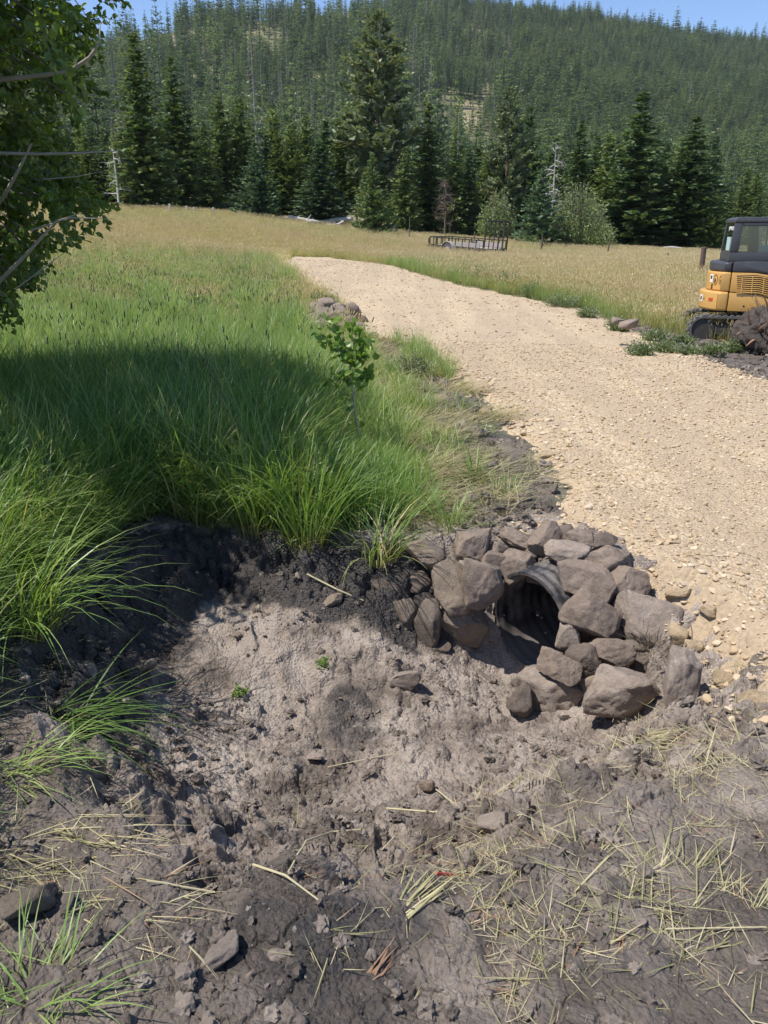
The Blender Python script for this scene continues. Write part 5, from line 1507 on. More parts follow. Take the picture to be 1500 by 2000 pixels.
def sapling():
    r = np.random.default_rng(77)
    g = ground_at(706, 905); Y = g[1]; print('sapling', g)
    g[2] = surf(g[0], g[1])[0] - .02
    o = empty('sapling', g, 'slender pale-stemmed sapling with bright lobed leaves between the grass and the track', 'sapling')
    W = lambda p: tuple(np.asarray(p) - g)
    tb = MB(); pts = [g] + [PY(px, py, Y) for px, py in [(703, 860), (694, 810), (688, 760), (684, 715), (680, 690), (672, 660), (668, 640)]]
    tb.tube([W(p) for p in pts], [.009, .0085, .008, .007, .006, .005, .003, .0015], 7)
    tb.build('trunk', PALEB, o, smooth=True)
    lv = Leaves(); bb = MB()
    BR_ = [[(684, 705), (668, 690), (640, 668), (615, 645)], [(684, 715), (700, 700), (716, 690), (722, 670)], [(680, 690), (665, 672), (655, 640), (648, 622)], [(688, 745), (672, 735), (650, 742), (632, 750)], [(690, 770), (705, 745), (715, 735), (720, 728)],
           [(694, 800), (680, 780), (668, 765), (650, 745)], [(703, 868), (690, 850), (676, 830), (668, 812)], [(676, 830), (678, 800), (677, 780)], [(703, 862), (708, 845), (706, 828)], [(684, 712), (690, 680), (694, 655), (690, 632)], [(684, 720), (705, 690), (712, 665)], [(700, 855), (670, 850), (655, 835), (645, 825)]]
    for B in BR_:
        yy = Y + r.normal(0, .10)
        pp = [PY(px, py, Y + (yy - Y) * i / len(B)) for i, (px, py) in enumerate(B)]
        bb.tube([W(p) for p in pp], [.004, .003, .002, .001][:len(pp)], 4, cap=False)
        for s in range(len(pp) - 1):
            nl = 13 if B[0][1] < 790 else 3
            for i in range(nl):
                t = r.random(); c = pp[s] * (1 - t) + pp[s + 1] * t + r.normal(0, .02, 3)
                d = (pp[s + 1] - pp[s]); d /= np.linalg.norm(d); ld = d * .4 + r.normal(0, .7, 3) + np.array([0, 0, -.05])
                lv.leaf(np.array(W(c)), ld, r.normal(0, .6, 3) + np.array([-.1, -.3, .7]), r.uniform(.05, .085), r.uniform(.036, .056), .25 + .75 * r.random(), r.uniform(.05, .3))
    bb.build('twigs', PALEB, o); lv.build('crown', SAP, o)
sapling()

def bush(name, px, py, D, wpx, hpx, label, mat, nclump, leafL, cat='bush', seed=0, group=None, stemmat=None, spread=1.0, upright=.4, W_=None):
    r = np.random.default_rng(6000 + seed)
    g = PY(px, py, D); g[2] = terrain(g[0], g[1])[0]
    dep = D * math.cos(PITCH); rw = wpx / 2 * dep / FPX; h = hpx * dep / FPX
    o = empty(name, g, label, cat, group)
    lv = Leaves(); b = MB()
    for k in range(nclump):
        a = r.uniform(0, 6.28); q = math.sqrt(r.random()) * spread
        zt = h * (1 - .55 * q * q) * r.uniform(.55, 1.05)
        tip = np.array([math.cos(a) * rw * q, math.sin(a) * rw * q * .9, zt])
        st = tip * np.array([.25, .25, 0])
        b.tube([tuple(st), tuple((st + tip) / 2 * np.array([.9, .9, 1.05])), tuple(tip)], [leafL * .16, leafL * .11, leafL * .04], 4, cap=False)
        bt = r.normal(.5, .2)
        m = int(r.integers(14, 24))
        for i in range(m):
            t = r.uniform(.2, 1); c = st * (1 - t) + tip * t + r.normal(0, leafL * .9, 3) * np.array([1, 1, .7])
            c[2] = max(c[2], .02)
            ld = np.array([math.cos(a), math.sin(a), upright]) * .5 + r.normal(0, .6, 3)
            lv.leaf(c, ld, r.normal(0, .6, 3) + np.array([0, 0, .6]), leafL * r.uniform(.7, 1.3), leafL * r.uniform(.3, .5) if W_ is None else W_ * r.uniform(.7, 1.2), min(1, max(0, bt + r.normal(0, .15))))
    b.build('stems', stemmat or DARKB, o); lv.build('foliage', mat, o)
    return o
bush('willow_bush', 1122, 488, 58, 130, 124, 'pale green willow bush billowing beside the bushy fir', WIL, 330, .17, seed=1)
bush('willow_bush', 1165, 490, 57, 76, 66, 'lower grey-green willow bush at the meadow side of the tall one', WIL, 170, .15, seed=2)
bush('young_aspen', 968, 462, 62, 76, 100, 'light green leafy young aspen behind the trailer gate', WIL, 240, .17, cat='tree', seed=3)
bush('young_aspen', 256, 412, 60, 70, 180, 'silvery green aspen behind the broadleaf tree', WIL, 220, .18, cat='tree', seed=4)
bush('willow_bush', 1040, 486, 56, 44, 26, 'small low willow at the foot of the bushy fir', WIL, 60, .13, seed=5)
bush('shrub', 378, 548, 15.5, 60, 58, 'round leafy shrub standing up in the tall timothy grass', SAP, 60, .07, cat='shrub', seed=6)
bush('shrub', 806, 712, 10.2, 90, 60, 'grey-green weedy shrub where the verge meets the gravel', WEED, 60, .035, cat='shrub', seed=7)
for k, (px, py, D, w, h, lb) in enumerate([(935, 568, 21, 70, 46, 'purplish grey weed clump first along the far side of the track'), (985, 578, 20, 70, 44, 'second grey-green weed clump along the far side of the track, after the purplish one'),
        (1035, 588, 18.8, 60, 34, 'low weed clump midway along the far side of the track'), (1095, 600, 17.4, 80, 40, 'leafy weed clump beyond the grey rocks at the far track edge'), (1255, 672, 12.3, 60, 40, 'weed clump at the start of the dark soil strip'),
        (1300, 668, 12.8, 70, 48, 'green weed clump between track and digger'), (1345, 668, 12.6, 66, 44, 'thick weed clump just short of the digger tracks'), (1396, 672, 12.6, 50, 50, 'pale weed clump directly in front of the digger tracks'),
        (1210, 640, 14.2, 60, 40, 'weed clump behind the jagged rock at the far track edge'), (905, 560, 22.5, 40, 30, 'small weed clump where the track bends'), (1150, 612, 16, 50, 30, 'small weed clump beside the flat grey rock'), (1440, 655, 13.2, 60, 34, 'short weeds under the digger'),
        (1282, 640, 14.4, 60, 36, 'weeds behind the green clump near the digger'), (1335, 640, 14.2, 50, 36, 'weeds by the rear of the digger tracks')]):
    bush('weed_clump', px + (6 if k < 4 else 0), py - (15 if k < 4 or k in (8, 9, 10) else 4), D + (1.6 if k < 4 or k in (8, 9, 10) else .2), w, h * (.6 if k in (5, 6, 7, 13) else .9), lb, WEED, 52, .048, cat='weeds', seed=20 + k, group='weed clumps along the far side of the track', stemmat=WEED, upright=.9)
bush('weed_clump', 630, 592, 18, 60, 40, 'grass and weeds at the bend above the distant heap of rocks', WEED, 40, .06, cat='weeds', seed=40, stemmat=WEED, upright=1.0)
bush('weed_clump', 740, 820, 7.2, 50, 50, 'dark broad-leaved weed beside the sapling', SAP, 14, .07, cat='weeds', seed=41, upright=.6)
for k, (px, py, lb) in enumerate([(638, 1300, 'tiny green leafy sprout on the pit floor'), (472, 1362, 'tiny grassy sprout on the pit floor'), (925, 800, 'small green sprout in the dark soil by the track')]):
    g = ground_at(px, py); bush('sprout', px, py, g[1], 26, 14, lb, SAP, 3, .025, cat='sprout', seed=50 + k)

def dead_snag(px, pb, pt, D, label, mat, n, wide, seed, name='dead_tree', thick=1.0):
    r = np.random.default_rng(seed)
    g = PY(px, pb, D); g[2] = terrain(g[0], g[1])[0]; H = PY(px, pt, D)[2] - g[2]
    o = empty(name, g, label, 'dead tree'); b = MB(); c = MB()
    b.tube([(0, 0, -.1), (.05, 0, H * .5), (0, .05, H)], [.09 * thick, .06 * thick, .015], 7); b.build('trunk', mat, o, smooth=True)
    for k in range(n):
        z = H * r.uniform(.25, .97); a = r.uniform(0, 6.28); L = wide * (1.1 - z / H) + .3
        p0 = np.array([0, 0, z]); d = np.array([math.cos(a), math.sin(a), r.uniform(-.3, .4)])
        pts = [p0, p0 + d * L * .5, p0 + d * L + np.array([0, 0, r.uniform(-.3, .3)])]
        c.tube([tuple(p) for p in pts], [.035, .022, .008], 4, cap=False)
        for q in range(4):
            t = r.uniform(.4, 1); s = p0 + d * L * t; e = s + r.normal(0, .35, 3)
            c.tube([tuple(s), tuple(e)], [.014, .005], 3, cap=False)
    c.build('branches', mat, o)
    return o
dead_snag(1073, 470, 275, 63, 'bleached dead snag with twisted bare branches above the willow', GREYW, 34, 1.4, 71)
dead_snag(233, 412, 292, 58, 'slim white-barked birch trunk behind the broadleaf tree', plain('white_birch_bark', (.6, .57, .52), .8, noise_amt=.3), 8, .8, 72, 'birch_tree', .9)
b_ = dead_snag(868, 458, 350, 63, 'small rusty dead conifer behind the front of the trailer', plain('rusty_dead_wood', (.16, .115, .09), .9), 40, .7, 74)
# ------------------------------------------------------------------ small digger
YEL = plain('yellow_machine_paint', (0.60, 0.335, 0.095), 0.42, noise_amt=.05, scale=3, dirt=(0.42, 0.27, 0.10), dirt_scale=4, dirt_lo=.6, coat=.15)
CHA = plain('charcoal_machine_paint', (0.060, 0.060, 0.066), 0.42, noise_amt=.1, scale=4, dirt=(0.15, 0.14, 0.13), dirt_scale=5, dirt_lo=.62)
BLK = plain('black_void', (0.012, 0.012, 0.013), 0.7)
RUB = plain('dusty_rubber', (0.115, 0.105, 0.095), 0.9, noise_amt=.35, scale=8, bump=.4)
STEEL = plain('dark_steel', (0.07, 0.065, 0.06), 0.6, metal=.4, noise_amt=.3, scale=7)
WHT = plain('white_sticker', (0.75, 0.75, 0.73), 0.5)
REDR = plain('red_reflector', (0.55, 0.06, 0.02), 0.35)
SEATM = plain('seat_vinyl', (0.03, 0.03, 0.032), 0.6)
def glass_mat():
    m, nt, out = _new('tinted_glass'); n = N(nt)
    t = n('BsdfTransparent', {'Color': (0.62, 0.68, 0.68, 1)}); g = n('BsdfGlossy', {'Color': (1, 1, 1, 1), 'Roughness': 0.03})
    f = n('Fresnel', {'IOR': 1.45})
    mx = n('MixShader', {0: n.math('ADD', f.outputs[0], 0.03), 1: t.outputs[0], 2: g.outputs[0]})
    nt.links.new(mx.outputs[0], out.inputs[0]); return m
GLASS = glass_mat()

def text_mesh(txt, size, mat, name, parent, M, ext=0.002):
    cu = bpy.data.curves.new(name, 'FONT'); cu.body = txt; cu.size = size; cu.extrude = ext; cu.align_x = 'CENTER'; cu.align_y = 'CENTER'
    tmp = bpy.data.objects.new(name, cu)
    dg = bpy.context.evaluated_depsgraph_get()
    COL.objects.link(tmp); dg.update()
    me = bpy.data.meshes.new_from_object(tmp.evaluated_get(dg)); COL.objects.unlink(tmp); bpy.data.objects.remove(tmp)
    me.transform(M); me.materials.clear()
    return link(name, me, mat, parent)

def digger():
    X0, Y0 = 7.43, 15.72
    z0 = terrain(X0, Y0)[0] - .03
    o = empty('mini_excavator', (X0, Y0, z0), 'yellow and charcoal mini excavator with glazed cab parked in the weeds', 'excavator', rot=(0, 0, math.radians(-13)))
    # tracks
    def track(yc, lab):
        L0, L1, H, Wd = -1.34, 1.22, .50, .32
        def loop(inset):
            P = []; R_ = H / 2 - inset
            for k in range(13):
                a = math.pi / 2 + math.pi * k / 12; P.append((L0 + H / 2 + math.cos(a) * R_, H / 2 + math.sin(a) * R_))
            for k in range(13):
                a = -math.pi / 2 + math.pi * k / 12; P.append((L1 - H / 2 + math.cos(a) * R_, H / 2 + math.sin(a) * R_))
            return P
        A = loop(0); B = loop(.035); n = len(A); b = MB(); vs = []; fs = []
        for (P, Q) in zip(A, B):
            vs += [(P[0], yc - Wd / 2, P[1]), (P[0], yc + Wd / 2, P[1]), (Q[0], yc + Wd / 2, Q[1]), (Q[0], yc - Wd / 2, Q[1])]
        for k in range(n):
            k2 = (k + 1) % n
            for q in range(4): fs.append((k * 4 + q, k2 * 4 + q, k2 * 4 + (q + 1) % 4, k * 4 + (q + 1) % 4))
        b.add(vs, fs)
        # lugs
        per = [np.array(p) for p in A] + [np.array(A[0])]
        seg = [np.linalg.norm(per[i + 1] - per[i]) for i in range(n)]; tot = sum(seg); s = 0.0
        while s < tot:
            q = s; i = 0
            while q > seg[i]: q -= seg[i]; i += 1
            d = (per[i + 1] - per[i]) / max(seg[i], 1e-6); p = per[i] + d * q; nn = np.array([d[1], -d[0]])
            if np.dot(nn, p - np.array([0, H / 2])) < 0 and not -1.09 <= p[0] <= .97: nn = -nn
            if -1.09 <= p[0] <= .97: nn = np.array([0, 1 if p[1] > H / 2 else -1])
            c = p + nn * .012
            for (ya, yb, sh) in ((yc - Wd / 2, yc - .02, .02), (yc + .02, yc + Wd / 2, -.02)):
                vs = []
                for yy in (ya, yb):
                    for (u, v) in ((-.03, -.014), (.03, -.014), (.024, .016), (-.024, .016)):
                        w = c + d * (u + sh) + nn * v; vs.append((w[0], yy, w[1]))
                b.add(vs, [(0, 1, 2, 3), (7, 6, 5, 4), (0, 4, 5, 1), (1, 5, 6, 2), (2, 6, 7, 3), (3, 7, 4, 0)])
            s += .115
        tr = b.build('track', RUB, o)
        f = MB(); f.box(L0 + .25, L1 - .25, yc - .11, yc + .11, .14, .36)
        f.build('track_frame', STEEL, tr, bevel=.02)
        for (xx, r_) in ((L0 + .25, .20), (L1 - .25, .20), (-.55, .09), (-.18, .09), (.18, .09), (.55, .09)):
            zc = .25 if r_ > .1 else .115
            w = MB(); w.tube([(xx, yc - .13, zc), (xx, yc + .13, zc)], r_, 20)
            w.build('roller' if r_ < .1 else 'sprocket', STEEL, tr)
    track(-.62, ''); track(.62, '')
    b = MB(); b.box(-.5, .5, -.5, .5, .2, .46); b.build('undercarriage', STEEL, o, bevel=.03)
    b = MB(); b.tube([(0, 0, .44), (0, 0, .60)], .36, 28); b.build('slew_ring', BLK, o)
    # house
    def arc(R, y0, y1, xs, n=28, off=0.0):
        P = []
        for k in range(n + 1):
            y = y1 + (y0 - y1) * k / n
            P.append((-math.sqrt(max(R * R - y * y, 0)) + off, y))
        return P
    cw = arc(1.12, -.70, .70, 0); prof = cw + [(-.94, -.70), (-.94, .70)] if False else cw + [(-.62, -.74), (-.62, .74)]
    b = MB(); b.plan([(x, y) for x, y in cw] + [(-.92, -.735), (-.715, -.735), (-.715, .735), (-.92, .735)], .60, .955)
    c_ = b.build('counterweight', YEL, o, bevel=.045, smooth=True, seg=3)
    ub = arc(1.02, -.66, .66, 0)
    b = MB(); b.plan([(x, y) for x, y in ub] + [(-.90, -.715), (-.715, -.715), (-.715, .715), (-.90, .715)], .962, 1.31)
    b.build('engine_cover', YEL, o, bevel=.03, smooth=True, seg=3)
    b = MB(); b.plan([(x, y) for x, y in arc(1.00, -.65, .65, 0)] + [(-.88, -.70), (-.715, -.70), (-.715, .70), (-.88, .70)], 1.316, 1.50)
    b.build('rear_cowl', CHA, o, bevel=.05, smooth=True, seg=3)
    # side skins: yellow lower, charcoal upper, cut along a falling curve
    for s in (-1, 1):
        y0, y1 = (-.735, -.60) if s < 0 else (.60, .735)
        b = MB(); b.prism([(-.70, .955), (-.70, 1.31), (-.30, 1.305), (-.05, 1.27), (.25, 1.10), (.50, .86), (.66, .66), (.66, .60), (.45, .60), (.10, .82), (-.15, .915)], y0, y1)
        p = b.build('side_panel', YEL, o, bevel=.018, smooth=True)
        if s < 0:
            v = MB(); v.prism([(-.62, 1.255), (-.26, 1.27), (-.04, 1.225), (.04, 1.14), (-.02, .89), (-.20, .945), (-.58, 1.02)], y0 - .003, y0 + .02); v.build('vent_opening', BLK, p)
            g = MB()
            for k in range(9):
                zc = 1.235 - k * .036
                g.tube([(-.62 + .004 * k, y0 - .010, zc - .012), (-.24, y0 - .014, zc + .012), (.03 - .004 * k, y0 - .010, zc - .045)], .0085, 5)
            for xx in (-.52, -.34, -.14):
                g.tube([(xx, y0 - .014, 1.26 - .02), (xx + .02, y0 - .014, .93)], .010, 5)
            g.build('grille', YEL, p)
        b = MB(); b.prism([(-.70, .60), (-.70, .945), (-.15, .905), (.10, .81), (.44, .60)], y0, y1); q = b.build('lower_panel', YEL, o, bevel=.018, smooth=True)
        if s < 0:
            k_ = MB()
            for xx in (-.42, -.08): k_.tube([(xx, y0 - .006, .70), (xx, y0 + .01, .70)], .018, 10)
            k_.build('bolt', BLK, q)
        b = MB(); b.prism([(-.70, 1.318), (-.70, 1.50), (-.30, 1.515), (.10, 1.49), (.55, 1.36), (.95, 1.10), (1.02, .62), (.68, .62), (.68, .68), (.53, .87), (.27, 1.11), (-.04, 1.28), (-.30, 1.316)], y0, y1)
        p = b.build('side_cowl', CHA, o, bevel=.03, smooth=True)
        if s < 0:
            k_ = MB(); k_.tube([(.20, y0 - .012, 1.335), (.20, y0 + .01, 1.335)], .045, 16); k_.build('filler_cap', WHT, p)
            k_ = MB(); k_.box(.545, .575, y0 - .006, y0 + .01, 1.06, 1.16); k_.build('latch', WHT, p, bevel=.008)
    b = MB(); b.box(-.56, .95, -.595, .595, .58, 1.48); b.build('chassis', CHA, o, bevel=.04)
    # cab
    zb, zt = 1.50, 2.29
    xr, xf = -.80, .62; ya, yb = -.66, .30
    P_ = lambda b, pts, w: b.tube(pts, w, 8)
    cab = MB()
    cab.box(xr, xf, ya, ya + .06, zb, zb + .17); cab.box(xr, xf, yb - .06, yb, zb, zb + .17); cab.box(xr, xr + .06, ya + .062, yb - .062, zb, zb + .17)
    for yy in (ya, yb - .07):
        cab.prism([(xr, zb + .172), (xr + .16, zb + .172), (xr + .17, zt - .10), (xr + .03, zt - .10)], yy, yy + .07)
        cab.prism([(.36, zb + .172), (.44, zb + .172), (.40, zt - .10), (.32, zt - .10)], yy, yy + .07)
        cab.prism([(xf - .06, zb + .172), (xf, zb + .172), (xf - .10, zt - .10), (xf - .16, zt - .10)], yy, yy + .07)
        cab.box(xr + .17, xf - .16, yy, yy + .07, zt - .155, zt - .102)
    cf = cab.build('cab_frame', CHA, o, bevel=.02, smooth=True)
    b = MB(); b.prism([(xr + .02, zt - .098), (xr + .03, zt - .03), (xr + .10, zt), (xf - .2, zt), (xf - .11, zt - .04), (xf - .09, zt - .098)], ya - .01, yb + .01); b.build('cab_roof', CHA, o, bevel=.03, smooth=True)
    def pane(name, vs, par):
        b = MB(); b.add(vs, [(0, 1, 2, 3)]); return b.build(name, GLASS, par)
    for yy in (ya + .035, yb - .035):
        pane('side_window', [(xr + .16, yy, zb + .172), (.36, yy, zb + .172), (.32, yy, zt - .155), (xr + .17, yy, zt - .155)], cf)
        pane('side_window', [(.44, yy, zb + .172), (xf - .06, yy, zb + .172), (xf - .16, yy, zt - .155), (.40, yy, zt - .155)], cf)
        m_ = MB(); m_.bar((.02, yy - .012, zb + .175), (.0, yy - .012, zt - .157), .022); m_.build('sliding_sash', BLK, cf)
    rw = pane('rear_window', [(xr + .02, ya + .07, zb + .172), (xr + .02, yb - .07, zb + .172), (xr + .045, yb - .07, zt - .10), (xr + .045, ya + .07, zt - .10)], cf)
    M = Matrix.Translation((xr + .034, ya + .30, zt - .20)) @ Matrix.Rotation(-math.pi / 2, 4, 'Z') @ Matrix.Rotation(math.pi / 2, 4, 'X')
    text_mesh('JOHN DEERE', .095, WHT, 'lettering', cf, M)
    b = MB(); b.box(xr - .002, xr + .018, ya + .10, ya + .42, zb + .20, zb + .44); b.build('window_notice', plain('pale_blue_sticker', (.45, .62, .60), .5), cf)
    b = MB(); b.box(-.30, .02, ya + .045, ya + .049, zb + .19, zb + .30); b.build('window_notice', plain('teal_sticker', (.25, .45, .43), .5), cf)
    b = MB(); b.box(-.35, .10, -.42, .08, 1.49, 1.66); s_ = b.build('seat', SEATM, o, bevel=.05, smooth=True)
    b = MB(); b.prism([(-.36, 1.66), (-.22, 1.66), (-.30, 2.22), (-.42, 2.22)], -.38, .04); b.build('seat_back', SEATM, s_, bevel=.05, smooth=True)
    b = MB(); b.tube([(.25, -.35, 1.48), (.22, -.35, 1.85)], .018, 8); b.tube([(.25, .02, 1.48), (.22, .02, 1.85)], .018, 8); b.build('control_levers', BLK, o)
    # decals: two outlined ovals with dark centres on the cover, stickers on the tail
    for (yy, zz) in ((-.57, 1.16), (-.42, 1.165)):
        xx = -math.sqrt(1.02 ** 2 - yy ** 2) - .004
        tang = Vector((yy / math.sqrt(1.02 ** 2 - yy ** 2), 1, 0)).normalized() if False else Vector((-yy / math.sqrt(1.02 ** 2 - yy ** 2) * -1, 1, 0)).normalized()
        tang = Vector((yy / -math.sqrt(1.02 ** 2 - yy ** 2) * -1, 1, 0)).normalized()
        nrm = Vector((xx, yy, 0)).normalized()
        C_ = Vector((xx, yy, zz)) + nrm * .004
        r_ = MB(); pts = [C_ + tang * math.cos(a) * .062 + Vector((0, 0, 1)) * math.sin(a) * .088 for a in np.linspace(0, 2 * math.pi, 25)]
        r_.tube(pts, .004, 5, cap=False); r_.build('oval_decal', BLK, o)
        d_ = MB(); pts = [C_ + tang * (math.cos(a) * .018 + .012) + Vector((0, 0, 1)) * (math.sin(a) * .042 - .02) for a in np.linspace(0, 2 * math.pi, 17)[:-1]]
        d_.add([tuple(p) for p in pts] + [tuple(p - nrm * .003) for p in pts], [tuple(range(16)), tuple(reversed(range(16, 32)))] + [(i, (i + 1) % 16, 16 + (i + 1) % 16, 16 + i) for i in range(16)])
        d_.build('oval_decal', BLK, o)
    def sticker(name, R, yy, zz, w, h, mat):
        xx = -math.sqrt(R * R - yy * yy); nrm = Vector((xx, yy, 0)).normalized(); tang = Vector((-nrm.y, nrm.x, 0)); C_ = Vector((xx, yy, zz)) + nrm * .004
        b = MB(); vs = []
        for dn in (0, -.01):
            for (i, j) in ((-1, -1), (1, -1), (1, 1), (-1, 1)): vs.append(tuple(C_ + tang * w / 2 * i + Vector((0, 0, h / 2 * j)) + nrm * dn))
        b.add(vs, [(0, 1, 2, 3), (7, 6, 5, 4), (0, 4, 5, 1), (1, 5, 6, 2), (2, 6, 7, 3), (3, 7, 4, 0)]); return b.build(name, mat, o)
    sticker('round_sticker', 1.12, -.16, .80, .15, .13, WHT); sticker('sticker_mark', 1.124, -.16, .80, .07, .07, BLK)
    sticker('sticker_mark', 1.12, -.30, .80, .03, .04, BLK); sticker('reflector', 1.122, -.52, .80, .12, .06, REDR)
    sticker('round_sticker', 1.02, -.27, 1.18, .12, .15, WHT); sticker('sticker_mark', 1.024, -.27, 1.20, .06, .06, BLK); sticker('model_marking', 1.02, -.32, 1.03, .05, .10, BLK)
    # boom, arm and bucket reach out of the picture
    def slab(name, prof, y0, y1, mat, par=o): b = MB(); b.prism(prof, y0, y1); return b.build(name, mat, par, bevel=.02, smooth=True)
    slab('boom', [(.95, .72), (1.12, .66), (1.75, 1.75), (2.55, 2.15), (2.60, 2.32), (1.62, 2.0)], .34, .52, YEL)
    slab('dipper_arm', [(2.45, 2.36), (2.66, 2.30), (3.05, 1.0), (2.93, .95)], .37, .49, YEL)
    slab('bucket', [(2.88, 1.0), (3.12, .98), (3.25, .55), (2.95, .30), (2.62, .38), (2.75, .52)], .20, .66, STEEL)
    slab('dozer_blade', [(1.42, .05), (1.48, .05), (1.46, .25), (1.52, .45), (1.46, .45), (1.40, .25)], -.80, .80, YEL)
    b = MB(); b.bar((.4, -.3, .25), (1.42, -.3, .22), .08); b.bar((.4, .3, .25), (1.42, .3, .22), .08); b.build('blade_arms', STEEL, o)
digger()

# ------------------------------------------------------------------ uprooted stump by the machine
def root_ball():
    g = ground_at(1490, 695); c = np.array([g[0] + .22, g[1] + .35, terrain(g[0], g[1])[0] + .32])
    r = np.random.default_rng(99)
    V, F = ico(5)
    P = V * (1 + .28 * fbm(V[:, 0] * 1.6, V[:, 1] * 1.6, V[:, 2] * 1.6, oct=5, seed=3)[:, None]) * np.array([.50, .5, .48])
    f1 = worley(V[:, 0] * 5 + V[:, 2] * 3, V[:, 1] * 5 - V[:, 2] * 3, 9)[2]
    P *= (1 + .12 * (f1 - .5))[:, None]
    m = plain('root_soil', (0.075, 0.060, 0.050), 1.0, noise_amt=.5, scale=6, bump=.9, bscale=30)
    o = link('uprooted_stump', mesh_np('uprooted_stump', P, None, F), m, label='uprooted stump with a dark root ball in front of the digger', cat='stump'); o.location = c
    rt = MB(); fn = MB()
    for k in range(26):
        d = r.normal(0, 1, 3); d[1] = -abs(d[1]) * .8; d[0] -= .3; d /= np.linalg.norm(d)
        p0 = d * .40; side = r.normal(0, 1, 3)
        pts = [p0 + d * t * .35 + side * .12 * t * t for t in (0, .33, .66, 1)]
        rt.tube([tuple(p) for p in pts], [.028, .022, .014, .004], 6)
    for k in range(700):
        d = r.normal(0, 1, 3); d /= np.linalg.norm(d); p0 = d * .46
        L = r.uniform(.06, .2); side = r.normal(0, 1, 3)
        fn.tube([tuple(p0 + (d * t + side * .5 * t * t + np.array([0, 0, -.6 * t * t])) * L) for t in (0, .5, 1)], [.0045, .003, .001], 3, cap=False)
    rt.build('root', plain('orange_root_bark', (0.36, 0.20, 0.11), .8, noise_amt=.3), o, smooth=True)
    fn.build('rootlets', plain('fine_roots', (0.13, 0.10, 0.08), .9, noise_amt=.3), o)
root_ball()

